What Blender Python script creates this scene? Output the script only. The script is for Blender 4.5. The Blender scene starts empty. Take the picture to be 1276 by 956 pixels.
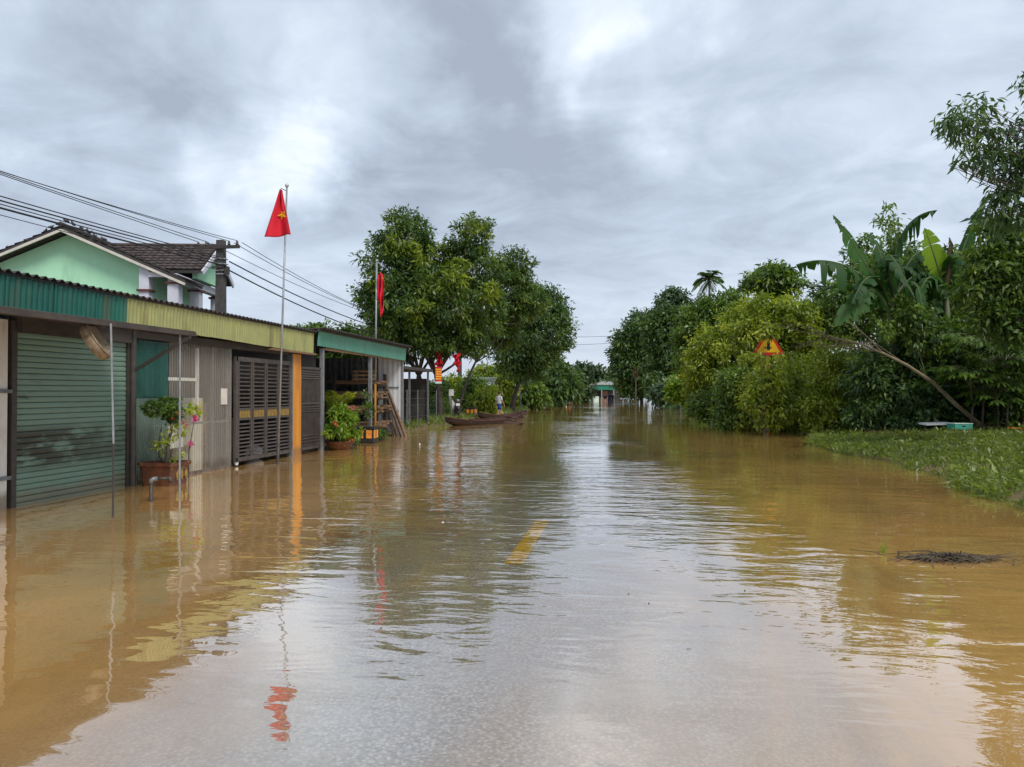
import bpy, math, random
import numpy as np
from mathutils import Vector

random.seed(7)
SC = bpy.context.scene
COL = SC.collection
R = math.radians
PI = math.pi

# ------------------------------------------------------------------ camera
FPX, CXP, CYP, EYE = 930.0, 638.0, 478.0, 1.6
YAW = math.atan(144 / FPX)
PIT = math.atan(12 / FPX)
FW = Vector((-math.sin(YAW) * math.cos(PIT), math.cos(YAW) * math.cos(PIT), math.sin(PIT)))
RT = Vector((math.cos(YAW), math.sin(YAW), 0))
UP = RT.cross(FW)
cam_d = bpy.data.cameras.new("camera")
cam_d.sensor_width = 36.0
cam_d.lens = 36.0 * FPX / 1276.0
cam_d.clip_start, cam_d.clip_end = 0.05, 5000.0
cam = bpy.data.objects.new("camera", cam_d)
COL.objects.link(cam)
cam.location = (0, 0, EYE)
cam.rotation_euler = (PI / 2 + PIT, 0, YAW)
SC.camera = cam


def at(px, py, t):
    """world point a given number of metres ahead, from a survey of the photograph"""
    return Vector((0, 0, EYE)) + t * (FW + RT * ((px - CXP) / FPX) + UP * ((CYP - py) / FPX))


def on_level(px, py, z=0.0):
    d = FW + RT * ((px - CXP) / FPX) + UP * ((CYP - py) / FPX)
    return Vector((0, 0, EYE)) + d * ((z - EYE) / d.z)


# ------------------------------------------------------------------ render + light
SC.render.engine = 'CYCLES'
SC.cycles.use_denoising = True
SC.cycles.max_bounces = 7
SC.cycles.diffuse_bounces = 3
SC.cycles.glossy_bounces = 4
SC.cycles.transparent_max_bounces = 12
SC.view_settings.view_transform = 'Standard'
SC.view_settings.look = 'None'
SC.view_settings.gamma = 1.0
SC.view_settings.exposure = 0.92

SUN_EL, SUN_AZ = R(50), R(135)      # azimuth measured clockwise from +Y: behind the camera, to the right
sun_d = bpy.data.lights.new("sun", 'SUN')
sun_d.energy = 1.5
sun_d.angle = R(22)
sun_d.color = (1.0, 0.97, 0.92)
sun = bpy.data.objects.new("sun", sun_d)
COL.objects.link(sun)
sd = Vector((math.sin(SUN_AZ) * math.cos(SUN_EL), math.cos(SUN_AZ) * math.cos(SUN_EL), math.sin(SUN_EL)))
sun.rotation_euler = sd.to_track_quat('Z', 'Y').to_euler()
sun.location = sd * 60

world = bpy.data.worlds.new("World")
SC.world = world
world.use_nodes = True


class NT:
    """small node helper"""
    def __init__(s, tree):
        s.t = tree
        s.t.nodes.clear()

    def n(s, kind, **kw):
        nd = s.t.nodes.new(kind)
        for k, v in kw.items():
            if k.startswith('i_'):
                key = k[2:]
                key = int(key) if key.isdigit() else key.replace('_', ' ')
                sock = nd.inputs[key]
                if isinstance(v, bpy.types.NodeSocket):
                    s.t.links.new(v, sock)
                else:
                    sock.default_value = v
            else:
                setattr(nd, k, v)
        return nd

    def link(s, a, b):
        s.t.links.new(a, b)

    def math(s, op, a, b=None, c=None, clamp=False):
        nd = s.n('ShaderNodeMath', operation=op, use_clamp=clamp)
        for i, v in enumerate((a, b, c)):
            if v is None:
                continue
            if isinstance(v, bpy.types.NodeSocket):
                s.link(v, nd.inputs[i])
            else:
                nd.inputs[i].default_value = v
        return nd.outputs[0]

    def vmath(s, op, a, b=None):
        nd = s.n('ShaderNodeVectorMath', operation=op)
        for i, v in enumerate((a, b)):
            if v is None:
                continue
            if isinstance(v, bpy.types.NodeSocket):
                s.link(v, nd.inputs[i])
            else:
                nd.inputs[i].default_value = v
        return nd.outputs['Value'] if op in ('DOT_PRODUCT', 'LENGTH') else nd.outputs[0]

    def mix(s, fac, a, b, blend='MIX'):
        nd = s.n('ShaderNodeMix', data_type='RGBA', blend_type=blend)
        for i, v in ((0, fac), (6, a), (7, b)):
            if isinstance(v, bpy.types.NodeSocket):
                s.link(v, nd.inputs[i])
            else:
                nd.inputs[i].default_value = v if i == 0 else (*v[:3], 1)
        return nd.outputs[2]

    def noise(s, vec, scale, detail=4, rough=.55, dist=0.0, w=None):
        nd = s.n('ShaderNodeTexNoise')
        nd.inputs['Scale'].default_value = scale
        nd.inputs['Detail'].default_value = detail
        nd.inputs['Roughness'].default_value = rough
        nd.inputs['Distortion'].default_value = dist
        if vec is not None:
            s.link(vec, nd.inputs['Vector'])
        return nd.outputs['Fac']

    def rng(s, v, a, b, c=0.0, d=1.0, smooth=True):
        nd = s.n('ShaderNodeMapRange', interpolation_type='SMOOTHSTEP' if smooth else 'LINEAR')
        s.link(v, nd.inputs[0])
        for i, x in enumerate((a, b, c, d)):
            nd.inputs[i + 1].default_value = x
        return nd.outputs[0]

    def scale(s, vec, sc, loc=(0, 0, 0)):
        nd = s.n('ShaderNodeMapping')
        s.link(vec, nd.inputs[0])
        nd.inputs['Scale'].default_value = sc
        nd.inputs['Location'].default_value = loc
        return nd.outputs[0]


def make_sky():
    w = NT(world.node_tree)
    out = w.n('ShaderNodeOutputWorld')
    bg = w.n('ShaderNodeBackground')
    bg.inputs['Strength'].default_value = 0.1
    w.link(bg.outputs[0], out.inputs[0])
    sky = w.n('ShaderNodeTexSky', sky_type='NISHITA', sun_disc=False)
    sky.sun_elevation = SUN_EL
    sky.sun_rotation = SUN_AZ
    d = w.n('ShaderNodeTexCoord').outputs['Generated']
    sep = w.n('ShaderNodeSeparateXYZ')
    w.link(d, sep.inputs[0])
    zz = w.math('ADD', w.math('MAXIMUM', sep.outputs[2], 0.0), 0.16)
    cmb = w.n('ShaderNodeCombineXYZ')
    w.link(w.math('DIVIDE', sep.outputs[0], zz), cmb.inputs[0])
    w.link(w.math('DIVIDE', sep.outputs[1], zz), cmb.inputs[1])
    p = cmb.outputs[0]
    n1 = w.noise(w.scale(p, (1, 1, 1), (3.1, 1.7, 0)), 0.9, 6, .55, .35)
    n2 = w.noise(w.scale(p, (1, 1, 1), (7.7, 2.2, 4)), 2.6, 6, .6, .5)
    # soft breaks and banks of cloud, as directions in the sky, ragged by noise
    nz = w.n('ShaderNodeTexNoise')
    w.link(d, nz.inputs['Vector'])
    nz.inputs['Scale'].default_value = 7.0
    nz.inputs['Detail'].default_value = 5.0
    wob = w.vmath('MULTIPLY', w.vmath('SUBTRACT', nz.outputs['Color'], (.5, .5, .5)), (.32, .32, .32))
    dd = w.vmath('NORMALIZE', w.vmath('ADD', d, wob))
    tot = w.math('MULTIPLY_ADD', n1, 0.95, w.math('MULTIPLY', n2, 0.98))
    tot = w.math('SUBTRACT', tot, 0.945)
    for px, py, rad, wt in ((748, 12, .10, .34), (700, 80, .08, .22), (770, 120, .07, .16), (465, 105, .09, .30), (310, 178, .08, .20),
                            (215, 182, .07, .2), (390, 190, .05, .26), (40, 40, .12, .1), (1000, 60, .16, .12),
                            (70, 130, .15, -.42), (600, 60, .14, -.22), (540, 210, .2, -.1), (180, 60, .12, -.08),
                            (830, 250, .22, -.06), (-250, 60, .2, .2), (1600, 100, .22, .2), (1450, 40, .15, -.2)):
        v = (at(px, py, 1) - Vector((0, 0, EYE))).normalized()
        dt = w.vmath('DOT_PRODUCT', dd, tuple(v))
        tot = w.math('MULTIPLY_ADD', w.rng(dt, math.cos(rad * 1.5), 1.0), wt, tot)
    f = w.rng(tot, -.35, .55, 0, 1, False)
    ramp = w.n('ShaderNodeValToRGB')
    w.link(f, ramp.inputs[0])
    e = ramp.color_ramp.elements
    e[0].position, e[0].color = 0.0, (2.2, 2.5, 3.05, 1)
    e[1].position, e[1].color = 1.0, (5.4, 5.8, 6.3, 1)
    m = e.new(.35)
    m.color = (3.05, 3.52, 4.2, 1)
    m = e.new(.62)
    m.color = (3.85, 4.38, 5.02, 1)
    hz = w.rng(sep.outputs[2], 0.0, .22, 1, 0)
    cl = w.mix(w.math('MULTIPLY', hz, .7), ramp.outputs[0], (3.5, 3.85, 4.55))
    fin = w.mix(.94, sky.outputs[0], cl)
    w.link(fin, bg.inputs['Color'])


make_sky()

# ------------------------------------------------------------------ object helpers


class MB:
    """collects geometry for ONE mesh"""
    def __init__(s):
        s.v, s.f = [], []

    def add(s, vs, fs):
        o = len(s.v)
        s.v += [tuple(v) for v in vs]
        s.f += [tuple(i + o for i in f) for f in fs]
        return s

    def box(s, a, b):
        x0, y0, z0 = a
        x1, y1, z1 = b
        return s.add([(x0, y0, z0), (x1, y0, z0), (x1, y1, z0), (x0, y1, z0), (x0, y0, z1), (x1, y0, z1), (x1, y1, z1), (x0, y1, z1)],
                     [(0, 3, 2, 1), (4, 5, 6, 7), (0, 1, 5, 4), (1, 2, 6, 5), (2, 3, 7, 6), (3, 0, 4, 7)])

    def bar(s, p, q, w, h, up=(0, 0, 1)):
        p, q = Vector(p), Vector(q)
        d = (q - p).normalized()
        u = Vector(up)
        sd_ = d.cross(u)
        if sd_.length < 1e-4:
            sd_ = d.cross(Vector((1, 0, 0)))
        sd_.normalize()
        u = sd_.cross(d)
        vs = []
        for c in (p, q):
            for a, b in ((-1, -1), (1, -1), (1, 1), (-1, 1)):
                vs.append(c + sd_ * (a * w / 2) + u * (b * h / 2))
        return s.add(vs, [(0, 1, 2, 3), (7, 6, 5, 4), (0, 4, 5, 1), (1, 5, 6, 2), (2, 6, 7, 3), (3, 7, 4, 0)])

    def tube(s, pts, rad, n=8, cap=True):
        pts = [Vector(p) for p in pts]
        if not hasattr(rad, '__len__'):
            rad = [rad] * len(pts)
        o = len(s.v)
        ref = None
        for i, p in enumerate(pts):
            d = (pts[min(i + 1, len(pts) - 1)] - pts[max(i - 1, 0)]).normalized()
            if ref is None:
                ref = Vector((0, 0, 1)) if abs(d.z) < .9 else Vector((1, 0, 0))
            a = d.cross(ref)
            if a.length < 1e-4:
                a = d.cross(Vector((0, 1, 0)))
            a.normalize()
            b = d.cross(a)
            ref = a.cross(d)
            for k in range(n):
                t = 2 * PI * k / n
                s.v.append(tuple(p + (a * math.cos(t) + b * math.sin(t)) * rad[i]))
        for i in range(len(pts) - 1):
            for k in range(n):
                k2 = (k + 1) % n
                s.f.append((o + i * n + k, o + i * n + k2, o + (i + 1) * n + k2, o + (i + 1) * n + k))
        if cap:
            s.f.append(tuple(o + k for k in range(n))[::-1])
            s.f.append(tuple(o + (len(pts) - 1) * n + k for k in range(n)))
        return s

    def lathe(s, prof, c=(0, 0, 0), n=16, sx=1, sy=1):
        o = len(s.v)
        for r_, z in prof:
            for k in range(n):
                t = 2 * PI * k / n
                s.v.append((c[0] + r_ * math.cos(t) * sx, c[1] + r_ * math.sin(t) * sy, c[2] + z))
        for i in range(len(prof) - 1):
            for k in range(n):
                k2 = (k + 1) % n
                s.f.append((o + i * n + k, o + i * n + k2, o + (i + 1) * n + k2, o + (i + 1) * n + k))
        s.f.append(tuple(o + k for k in range(n))[::-1])
        s.f.append(tuple(o + (len(prof) - 1) * n + k for k in range(n)))
        return s

    def ball(s, c, r, n=10, m=7, sc=(1, 1, 1)):
        prof = [(max(1e-4, math.sin(PI * i / m)) * r, -math.cos(PI * i / m) * r * sc[2]) for i in range(m + 1)]
        return s.lathe(prof, c, n, sc[0], sc[1])

    def prism(s, poly, frame, d):
        """poly: 2-D outline; frame(u, v, w) -> point; extruded by d along w"""
        n = len(poly)
        vs = [frame(u, v, 0) for u, v in poly] + [frame(u, v, d) for u, v in poly]
        fs = [tuple(range(n))[::-1], tuple(range(n, 2 * n))]
        fs += [(i, (i + 1) % n, n + (i + 1) % n, n + i) for i in range(n)]
        return s.add(vs, fs)

    def corr(s, p, u, v, pitch, amp, nrm, thick=.0, seg=6):
        """corrugated sheet from p, spanning vectors u (across the ribs) and v (along them)"""
        p, u, v, nrm = Vector(p), Vector(u), Vector(v), Vector(nrm)
        n = max(seg, int(round(u.length / pitch)) * seg)
        o = len(s.v)
        for i in range(n + 1):
            t = i / n
            ph = t * u.length / pitch * 2 * PI
            h = amp * max(-1, min(1, 1.5 * math.sin(ph)))
            s.v.append(tuple(p + u * t + nrm * h))
            s.v.append(tuple(p + u * t + v + nrm * h))
        for i in range(n):
            s.f.append((o + 2 * i, o + 2 * i + 2, o + 2 * i + 3, o + 2 * i + 1))
        if thick:
            o2 = len(s.v)
            off = nrm * (-thick)
            for i in range(n + 1):
                for j in (0, 1):
                    s.v.append(tuple(Vector(s.v[o + 2 * i + j]) + off))
            for i in range(n):
                s.f.append((o2 + 2 * i, o2 + 2 * i + 1, o2 + 2 * i + 3, o2 + 2 * i + 2))
                for j in (0, 1):
                    s.f.append((o + 2 * i + j, o + 2 * i + 2 + j, o2 + 2 * i + 2 + j, o2 + 2 * i + j))
        return s


def link(o):
    COL.objects.link(o)
    return o


def obj(name, mb, mat, parent=None, shift=None, smooth=False, kind=None, label=None):
    me = bpy.data.meshes.new(name)
    if isinstance(mb, MB):
        vs = mb.v
        if shift is not None:
            vs = [(x - shift[0], y - shift[1], z - shift[2]) for x, y, z in vs]
        me.from_pydata(vs, [], mb.f)
        me.update()
    else:
        me = mb
    if mat is not None and not me.materials:
        me.materials.append(mat)
    if smooth:
        me.polygons.foreach_set('use_smooth', [True] * len(me.polygons))
    o = bpy.data.objects.new(name, me)
    link(o)
    if parent is not None:
        o.parent = parent
    if kind:
        o['kind'] = kind
    if label:
        o['label'] = label
    return o


def thing(name, label, cat, loc=(0, 0, 0), rz=0.0, group=None):
    o = bpy.data.objects.new(name, None)
    o.empty_display_size = .2
    link(o)
    o.location = loc
    o.rotation_euler = (0, 0, rz)
    return tag(o, label, cat, group)


def tag(o, label, cat, group=None):
    o['label'] = label
    o['category'] = cat
    if group:
        o['group'] = group
    return o


def kids(o):
    return [c for c in COL.objects if c.parent == o]


def copy_tree(o, parent=None):
    c = o.copy()
    link(c)
    if parent is not None:
        c.parent = parent
    for ch in kids(o):
        copy_tree(ch, c)
    return c


def inst(name, src, loc, parent, rot=None, sc=None):
    o = bpy.data.objects.new(name, src.data)
    link(o)
    o.parent = parent
    o.location = loc
    if rot:
        o.rotation_euler = rot
    if sc:
        o.scale = sc
    return o


# ------------------------------------------------------------------ materials


def S(r, g, b):
    f = lambda c: ((c / 255 + .055) / 1.055) ** 2.4 if c > 10 else c / 255 / 12.92
    return (f(r), f(g), f(b))


def tide_mark(t, pos, col, amount):
    """ragged mud line left by the flood low on a surface"""
    sp = t.n('ShaderNodeSeparateXYZ')
    t.link(pos, sp.inputs[0])
    zz = t.math('MULTIPLY_ADD', t.noise(t.scale(pos, (1, 1, .4), (9, 2, 0)), 3.5, 5, .65), -.34, sp.outputs[2])
    return t.mix(t.math('MULTIPLY', t.rng(zz, -.05, .12, 1, 0), amount), col, (.15, .10, .055))


def pm(name, c1, c2=None, scale=6.0, rough=.6, bump=.0, bscale=None, metal=0.0, streak=None, stretch=(1, 1, 1), spec=.4,
       dirt=None, dirt_lo=.5, dirt_hi=.75, dirt_scale=2.0, dirt_stretch=(1, 1, .25), tide=0):
    """plain surface: two colours mixed by noise, an optional stain layer, fine relief"""
    m = bpy.data.materials.new(name)
    m.use_nodes = True
    t = NT(m.node_tree)
    out = t.n('ShaderNodeOutputMaterial')
    bs = t.n('ShaderNodeBsdfPrincipled')
    bs.inputs['Roughness'].default_value = rough
    bs.inputs['Metallic'].default_value = metal
    bs.inputs['Specular IOR Level'].default_value = spec
    pos = t.n('ShaderNodeNewGeometry').outputs['Position']
    v = t.scale(pos, stretch)
    c2 = c2 or tuple(x * .7 for x in c1)
    f = t.noise(v, scale, 5, .6)
    col = t.mix(t.rng(f, .3, .7), c1, c2)
    if dirt:
        g = t.noise(t.scale(pos, dirt_stretch, (5, 3, 1)), dirt_scale, 6, .65)
        col = t.mix(t.rng(g, dirt_lo, dirt_hi), col, dirt)
    if tide:
        col = tide_mark(t, pos, col, tide)
    t.link(col, bs.inputs['Base Color'])
    if bump:
        b = t.n('ShaderNodeBump')
        b.inputs['Strength'].default_value = .6
        b.inputs['Distance'].default_value = bump
        t.link(t.noise(v, bscale or scale * 3, 5, .6), b.inputs['Height'])
        t.link(b.outputs[0], bs.inputs['Normal'])
    t.link(bs.outputs[0], out.inputs[0])
    return m


def leaf_mat(name, dark, mid, light, trans=.25, rough=.42, spec=.5):
    m = bpy.data.materials.new(name)
    m.use_nodes = True
    t = NT(m.node_tree)
    out = t.n('ShaderNodeOutputMaterial')
    a = t.n('ShaderNodeAttribute', attribute_name='tint')
    rp = t.n('ShaderNodeValToRGB')
    t.link(a.outputs['Fac'], rp.inputs[0])
    e = rp.color_ramp.elements
    e[0].position, e[0].color = .1, (*dark, 1)
    e[1].position, e[1].color = .95, (*light, 1)
    k = e.new(.5)
    k.color = (*mid, 1)
    bs = t.n('ShaderNodeBsdfPrincipled')
    bs.inputs['Roughness'].default_value = rough
    bs.inputs['Specular IOR Level'].default_value = spec
    t.link(rp.outputs[0], bs.inputs['Base Color'])
    tr = t.n('ShaderNodeBsdfTranslucent')
    t.link(t.mix(1.0, rp.outputs[0], (1.5, 1.6, .7), 'MULTIPLY'), tr.inputs['Color'])
    mx = t.n('ShaderNodeMixShader')
    mx.inputs[0].default_value = trans
    t.link(bs.outputs[0], mx.inputs[1])
    t.link(tr.outputs[0], mx.inputs[2])
    t.link(mx.outputs[0], out.inputs[0])
    return m


M = {}
M['leaf_mango'] = leaf_mat('leaf_mango', (.033, .068, .018), (.076, .14, .028), (.20, .26, .036), .3)
M['leaf_dark'] = leaf_mat('leaf_dark', (.034, .072, .025), (.074, .142, .038), (.16, .235, .05), .3)
M['leaf_far'] = leaf_mat('leaf_far', (.036, .068, .034), (.062, .11, .046), (.11, .16, .065), .2)
M['leaf_olive'] = leaf_mat('leaf_olive', (.09, .135, .018), (.22, .28, .028), (.40, .44, .06), .38)
M['leaf_bush'] = leaf_mat('leaf_bush', (.045, .088, .02), (.105, .18, .03), (.21, .29, .045), .32)
M['leaf_bright'] = leaf_mat('leaf_bright', (.06, .12, .015), (.14, .23, .02), (.27, .36, .03), .35)
M['leaf_grass'] = leaf_mat('leaf_grass', (.075, .10, .02), (.145, .19, .03), (.27, .31, .06), .34)
M['leaf_palm'] = leaf_mat('leaf_palm', (.045, .085, .025), (.085, .15, .04), (.14, .21, .05), .3)
M['leaf_banana'] = leaf_mat('leaf_banana', (.025, .07, .020), (.052, .13, .028), (.22, .34, .02), .38, .55, .25)
M['leaf_dead'] = leaf_mat('leaf_dead', (.05, .03, .018), (.10, .06, .035), (.17, .11, .06), .15, .8, .1)
M['petal'] = leaf_mat('petal', (.55, .02, .25), (.65, .05, .33), (.75, .25, .4), .3)
M['petal_red'] = leaf_mat('petal_red', (.5, .05, .03), (.6, .1, .06), (.7, .2, .15), .3)
M['bark'] = pm('bark', (.09, .07, .055), (.04, .032, .026), 9, .9, .02, 25, stretch=(1, 1, .3))
M['bark_pale'] = pm('bark_pale', (.20, .18, .15), (.09, .075, .06), 7, .9, .015, 25, stretch=(1, 1, .4))
M['bark_bare'] = pm('bark_bare', (.13, .10, .06), (.07, .05, .03), 8, .85, .01, 25)
M['bark_olive'] = pm('bark_olive', (.23, .185, .095), (.12, .10, .06), 5, .85, .01, 20)
M['stem_green'] = pm('stem_green', (.12, .15, .05), (.08, .09, .04), 5, .6, stretch=(1, 1, .3))
M['dark_metal'] = pm('dark_metal', (.045, .043, .042), (.075, .06, .05), 8, .55, .001, metal=.3)
M['gate_metal'] = pm('gate_metal', (.125, .108, .10), (.085, .07, .064), 6, .45, .0005, metal=.4, dirt=(.13, .09, .055), dirt_lo=.55, dirt_hi=.8)
M['galv'] = pm('galv', (.34, .35, .36), (.24, .25, .26), 10, .45, .0005, metal=.5)
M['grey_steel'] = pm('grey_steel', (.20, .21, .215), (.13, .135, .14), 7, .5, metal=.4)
M['white_paint'] = pm('white_paint', (.62, .60, .56), (.5, .47, .43), 3, .7, .002, dirt=(.17, .14, .11), dirt_lo=.50, dirt_hi=.85, dirt_scale=1.4, tide=.8)
M['timber_dark'] = pm('timber_dark', (.06, .05, .042), (.035, .03, .026), 7, .9, .004, stretch=(1, .25, 1))
M['canopy'] = pm('canopy', (.075, .06, .05), (.045, .038, .034), 3, .9, .003)
M['fascia_green'] = pm('fascia_green', (.012, .125, .088), (.008, .085, .066), 1.6, .5, .014, bscale=1.8, dirt=(.075, .085, .05), dirt_lo=.46, dirt_hi=.78, dirt_stretch=(1, 2, .22))
M['fascia_yellowed'] = pm('fascia_yellowed', (.075, .125, .035), (.03, .11, .06), 5, .55, stretch=(1, 1, .3))
M['fascia_olive'] = pm('fascia_olive', (.31, .315, .12), (.25, .265, .11), 2.2, .55, .014, bscale=1.8, dirt=(.13, .10, .045), dirt_lo=.48, dirt_hi=.8, dirt_stretch=(1, 2.5, .25))
M['fascia_teal'] = pm('fascia_teal', (.10, .31, .235), (.075, .26, .20), 1.5, .5, .014, bscale=1.5, dirt=(.09, .17, .12), dirt_lo=.48, dirt_hi=.82, dirt_stretch=(1, 2, .25))
M['roof_edge'] = pm('roof_edge', (.035, .034, .034), (.06, .05, .045), 5, .85, .004)
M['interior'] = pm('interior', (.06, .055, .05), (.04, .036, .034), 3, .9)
M['orange_board'] = pm('orange_board', (.62, .25, .028), (.50, .18, .02), 3, .5, .001, stretch=(1, 3, .2), dirt=(.33, .13, .03), dirt_lo=.48, dirt_hi=.75, tide=.6)
M['zinc'] = pm('zinc', (.60, .61, .62), (.5, .51, .53), 2, .6, .001, dirt=(.28, .26, .24), dirt_lo=.52, dirt_hi=.85, tide=.7)
M['wood'] = pm('wood', (.23, .14, .08), (.13, .08, .045), 5, .85, .003, stretch=(.3, 3, 3))
M['wood_pale'] = pm('wood_pale', (.36, .22, .11), (.22, .13, .07), 5, .8, .003, stretch=(.3, 3, 3))
M['wood_grey'] = pm('wood_grey', (.17, .135, .11), (.08, .062, .05), 8, .9, .003, stretch=(1, 1, .2))
M['ochre'] = pm('ochre', (.40, .19, .03), (.30, .13, .025), 6, .7)
M['mint_wall'] = pm('mint_wall', (.42, .75, .50), (.39, .70, .465), 1.2, .85, .002, dirt=(.22, .42, .28), dirt_lo=.52, dirt_hi=.9, dirt_scale=1.6, dirt_stretch=(1, 1, .2))
M['mint_pale'] = pm('mint_pale', (.55, .68, .58), (.5, .62, .54), 3, .8)
M['lilac_paint'] = pm('lilac_paint', (.60, .60, .66), (.54, .54, .6), 3, .75, dirt=(.3, .3, .31), dirt_lo=.6, dirt_hi=.9)
M['cream_trim'] = pm('cream_trim', (.62, .58, .50), (.52, .48, .42), 4, .7)
M['roof_tile'] = pm('roof_tile', (.045, .032, .030), (.085, .062, .055), 3.5, .8, .004, dirt=(.025, .02, .02), dirt_lo=.5, dirt_hi=.75, dirt_stretch=(1, 1, 1))
M['maroon'] = pm('maroon', (.12, .028, .02), (.08, .02, .016), 5, .5)
M['concrete_pole'] = pm('concrete_pole', (.085, .078, .07), (.055, .05, .047), 6, .9, .003)
M['cable'] = pm('cable', (.018, .018, .02), (.03, .03, .03), 3, .6)
M['ceramic'] = pm('ceramic', (.05, .03, .025), (.09, .06, .05), 3, .3)
M['band'] = pm('band', (.5, .5, .5), (.35, .35, .35), 5, .5, metal=.4)
M['flag_red'] = pm('flag_red', (.66, .030, .050), (.60, .026, .044), 3, .75, spec=.1)
M['star_yellow'] = pm('star_yellow', (.88, .64, .03), (.82, .56, .03), 3, .75, spec=.1)
M['bird'] = pm('bird', (.03, .03, .035), (.07, .07, .08), 30, .7)
M['terracotta'] = pm('terracotta', (.13, .045, .022), (.07, .025, .015), 6, .45, .004, dirt=(.22, .12, .03), dirt_lo=.55, dirt_hi=.7, dirt_scale=9, dirt_stretch=(1, 1, 1))
M['black_plastic'] = pm('black_plastic', (.018, .017, .018), (.03, .028, .028), 5, .4)
M['orange_panel'] = pm('orange_panel', (.60, .16, .02), (.75, .35, .05), 12, .5)
M['soil'] = pm('soil', (.05, .035, .02), (.03, .02, .014), 12, .95, .01)
M['wicker'] = pm('wicker', (.30, .24, .16), (.17, .12, .075), 14, .85, .004, dirt=(.07, .06, .02), dirt_lo=.5, dirt_hi=.7, dirt_scale=5, dirt_stretch=(1, 1, 1))
M['boat_wood'] = pm('boat_wood', (.028, .014, .012), (.016, .009, .008), 4, .55, .003, stretch=(1, 1, 5))
M['boat_inner'] = pm('boat_inner', (.085, .034, .022), (.05, .022, .016), 5, .7, .002)
M['skin'] = pm('skin', (.42, .24, .16), (.38, .21, .14), 8, .6)
M['hair'] = pm('hair', (.012, .010, .010), (.02, .016, .015), 20, .5)
M['cloth_white'] = pm('cloth_white', (.68, .67, .70), (.58, .57, .6), 6, .85)
M['cloth_blue'] = pm('cloth_blue', (.02, .05, .28), (.015, .04, .2), 6, .85)
M['cloth_navy'] = pm('cloth_navy', (.025, .03, .08), (.02, .022, .05), 6, .85)
M['cloth_pink'] = pm('cloth_pink', (.55, .36, .32), (.5, .3, .28), 6, .85)
M['eye'] = pm('eye', (.02, .015, .012), None, 5, .2)
M['sign_yellow'] = pm('sign_yellow', (.80, .48, .01), (.72, .42, .01), 2, .4)
M['sign_red'] = pm('sign_red', (.62, .022, .012), (.55, .02, .012), 2, .4)
M['sign_black'] = pm('sign_black', (.012, .012, .012), None, 2, .5)
M['sign_orange'] = pm('sign_orange', (.75, .22, .02), (.68, .19, .02), 2, .5)
M['post_red'] = pm('post_red', (.45, .09, .03), (.5, .25, .15), 4, .6, stretch=(.2, .2, 3))
M['white_plain'] = pm('white_plain', (.75, .75, .74), (.66, .66, .64), 4, .6)
M['teal_box'] = pm('teal_box', (.05, .36, .25), (.04, .28, .2), 6, .6)
M['pink_wall'] = pm('pink_wall', (.66, .42, .36), (.58, .36, .31), 2, .85)
M['teal_roof'] = pm('teal_roof', (.02, .20, .13), (.016, .16, .10), 3, .6)
M['grey_roof'] = pm('grey_roof', (.30, .29, .27), (.22, .21, .2), 2, .8)
M['debris'] = pm('debris', (.04, .032, .025), (.10, .075, .05), 14, .85)
M['motor_red'] = pm('motor_red', (.05, .045, .05), (.03, .028, .03), 4, .25)
M['turquoise'] = pm('turquoise', (.03, .45, .42), None, 4, .4)
M['blue_plastic'] = pm('blue_plastic', (.10, .28, .55), None, 4, .4)
M['yellow_plastic'] = pm('yellow_plastic', (.6, .5, .05), None, 4, .4)
M['gold'] = pm('gold', (.45, .30, .08), (.32, .2, .06), 14, .45, metal=.3)
M['fade_paint'] = pm('fade_paint', (.85, .52, .02), (.75, .44, .03), 16, .8, .001, dirt=(.20, .16, .09), dirt_lo=.50, dirt_hi=.68, dirt_scale=14, dirt_stretch=(1, 1, 1))


def shutter_mat():
    m = bpy.data.materials.new('shutter_paint')
    m.use_nodes = True
    t = NT(m.node_tree)
    out = t.n('ShaderNodeOutputMaterial')
    bs = t.n('ShaderNodeBsdfPrincipled')
    bs.inputs['Roughness'].default_value = .5
    pos = t.n('ShaderNodeNewGeometry').outputs['Position']
    sp = t.n('ShaderNodeSeparateXYZ')
    t.link(pos, sp.inputs[0])
    base = t.mix(t.noise(pos, 1.3, 4), (.15, .24, .19), (.118, .195, .15))
    # mould patches that grew on the lower half: two ragged bands and blotches
    n = t.noise(t.scale(pos, (1, .7, 2.2), (2, 0, 1)), 2.6, 6, .68)
    b1 = t.math('MULTIPLY', t.rng(sp.outputs[2], .40, .62), t.rng(sp.outputs[2], .98, 1.2, 1, 0))
    b2 = t.math('MULTIPLY', t.rng(sp.outputs[2], 1.25, 1.5), t.rng(sp.outputs[2], 1.75, 2.05, 1, 0))
    left = t.rng(sp.outputs[1], 9.6, 12.2, 1, .45)
    st = t.math('MULTIPLY', t.rng(n, .36, .54), t.math('MULTIPLY', b1, left))
    s2 = t.math('MULTIPLY', t.rng(n, .50, .68), t.math('MULTIPLY', b2, t.math('MULTIPLY', t.rng(sp.outputs[1], 9.3, 10.0, 1, .1), .8)))
    col = t.mix(t.math('MAXIMUM', st, s2), base, (.035, .038, .026))
    fl = t.noise(t.scale(pos, (1, 3, 6)), 5, 4, .7)
    col = t.mix(t.math('MULTIPLY', t.rng(fl, .62, .78), b1), col, (.28, .30, .22))
    t.link(tide_mark(t, pos, col, .55), bs.inputs['Base Color'])
    t.link(bs.outputs[0], out.inputs[0])
    return m


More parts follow.
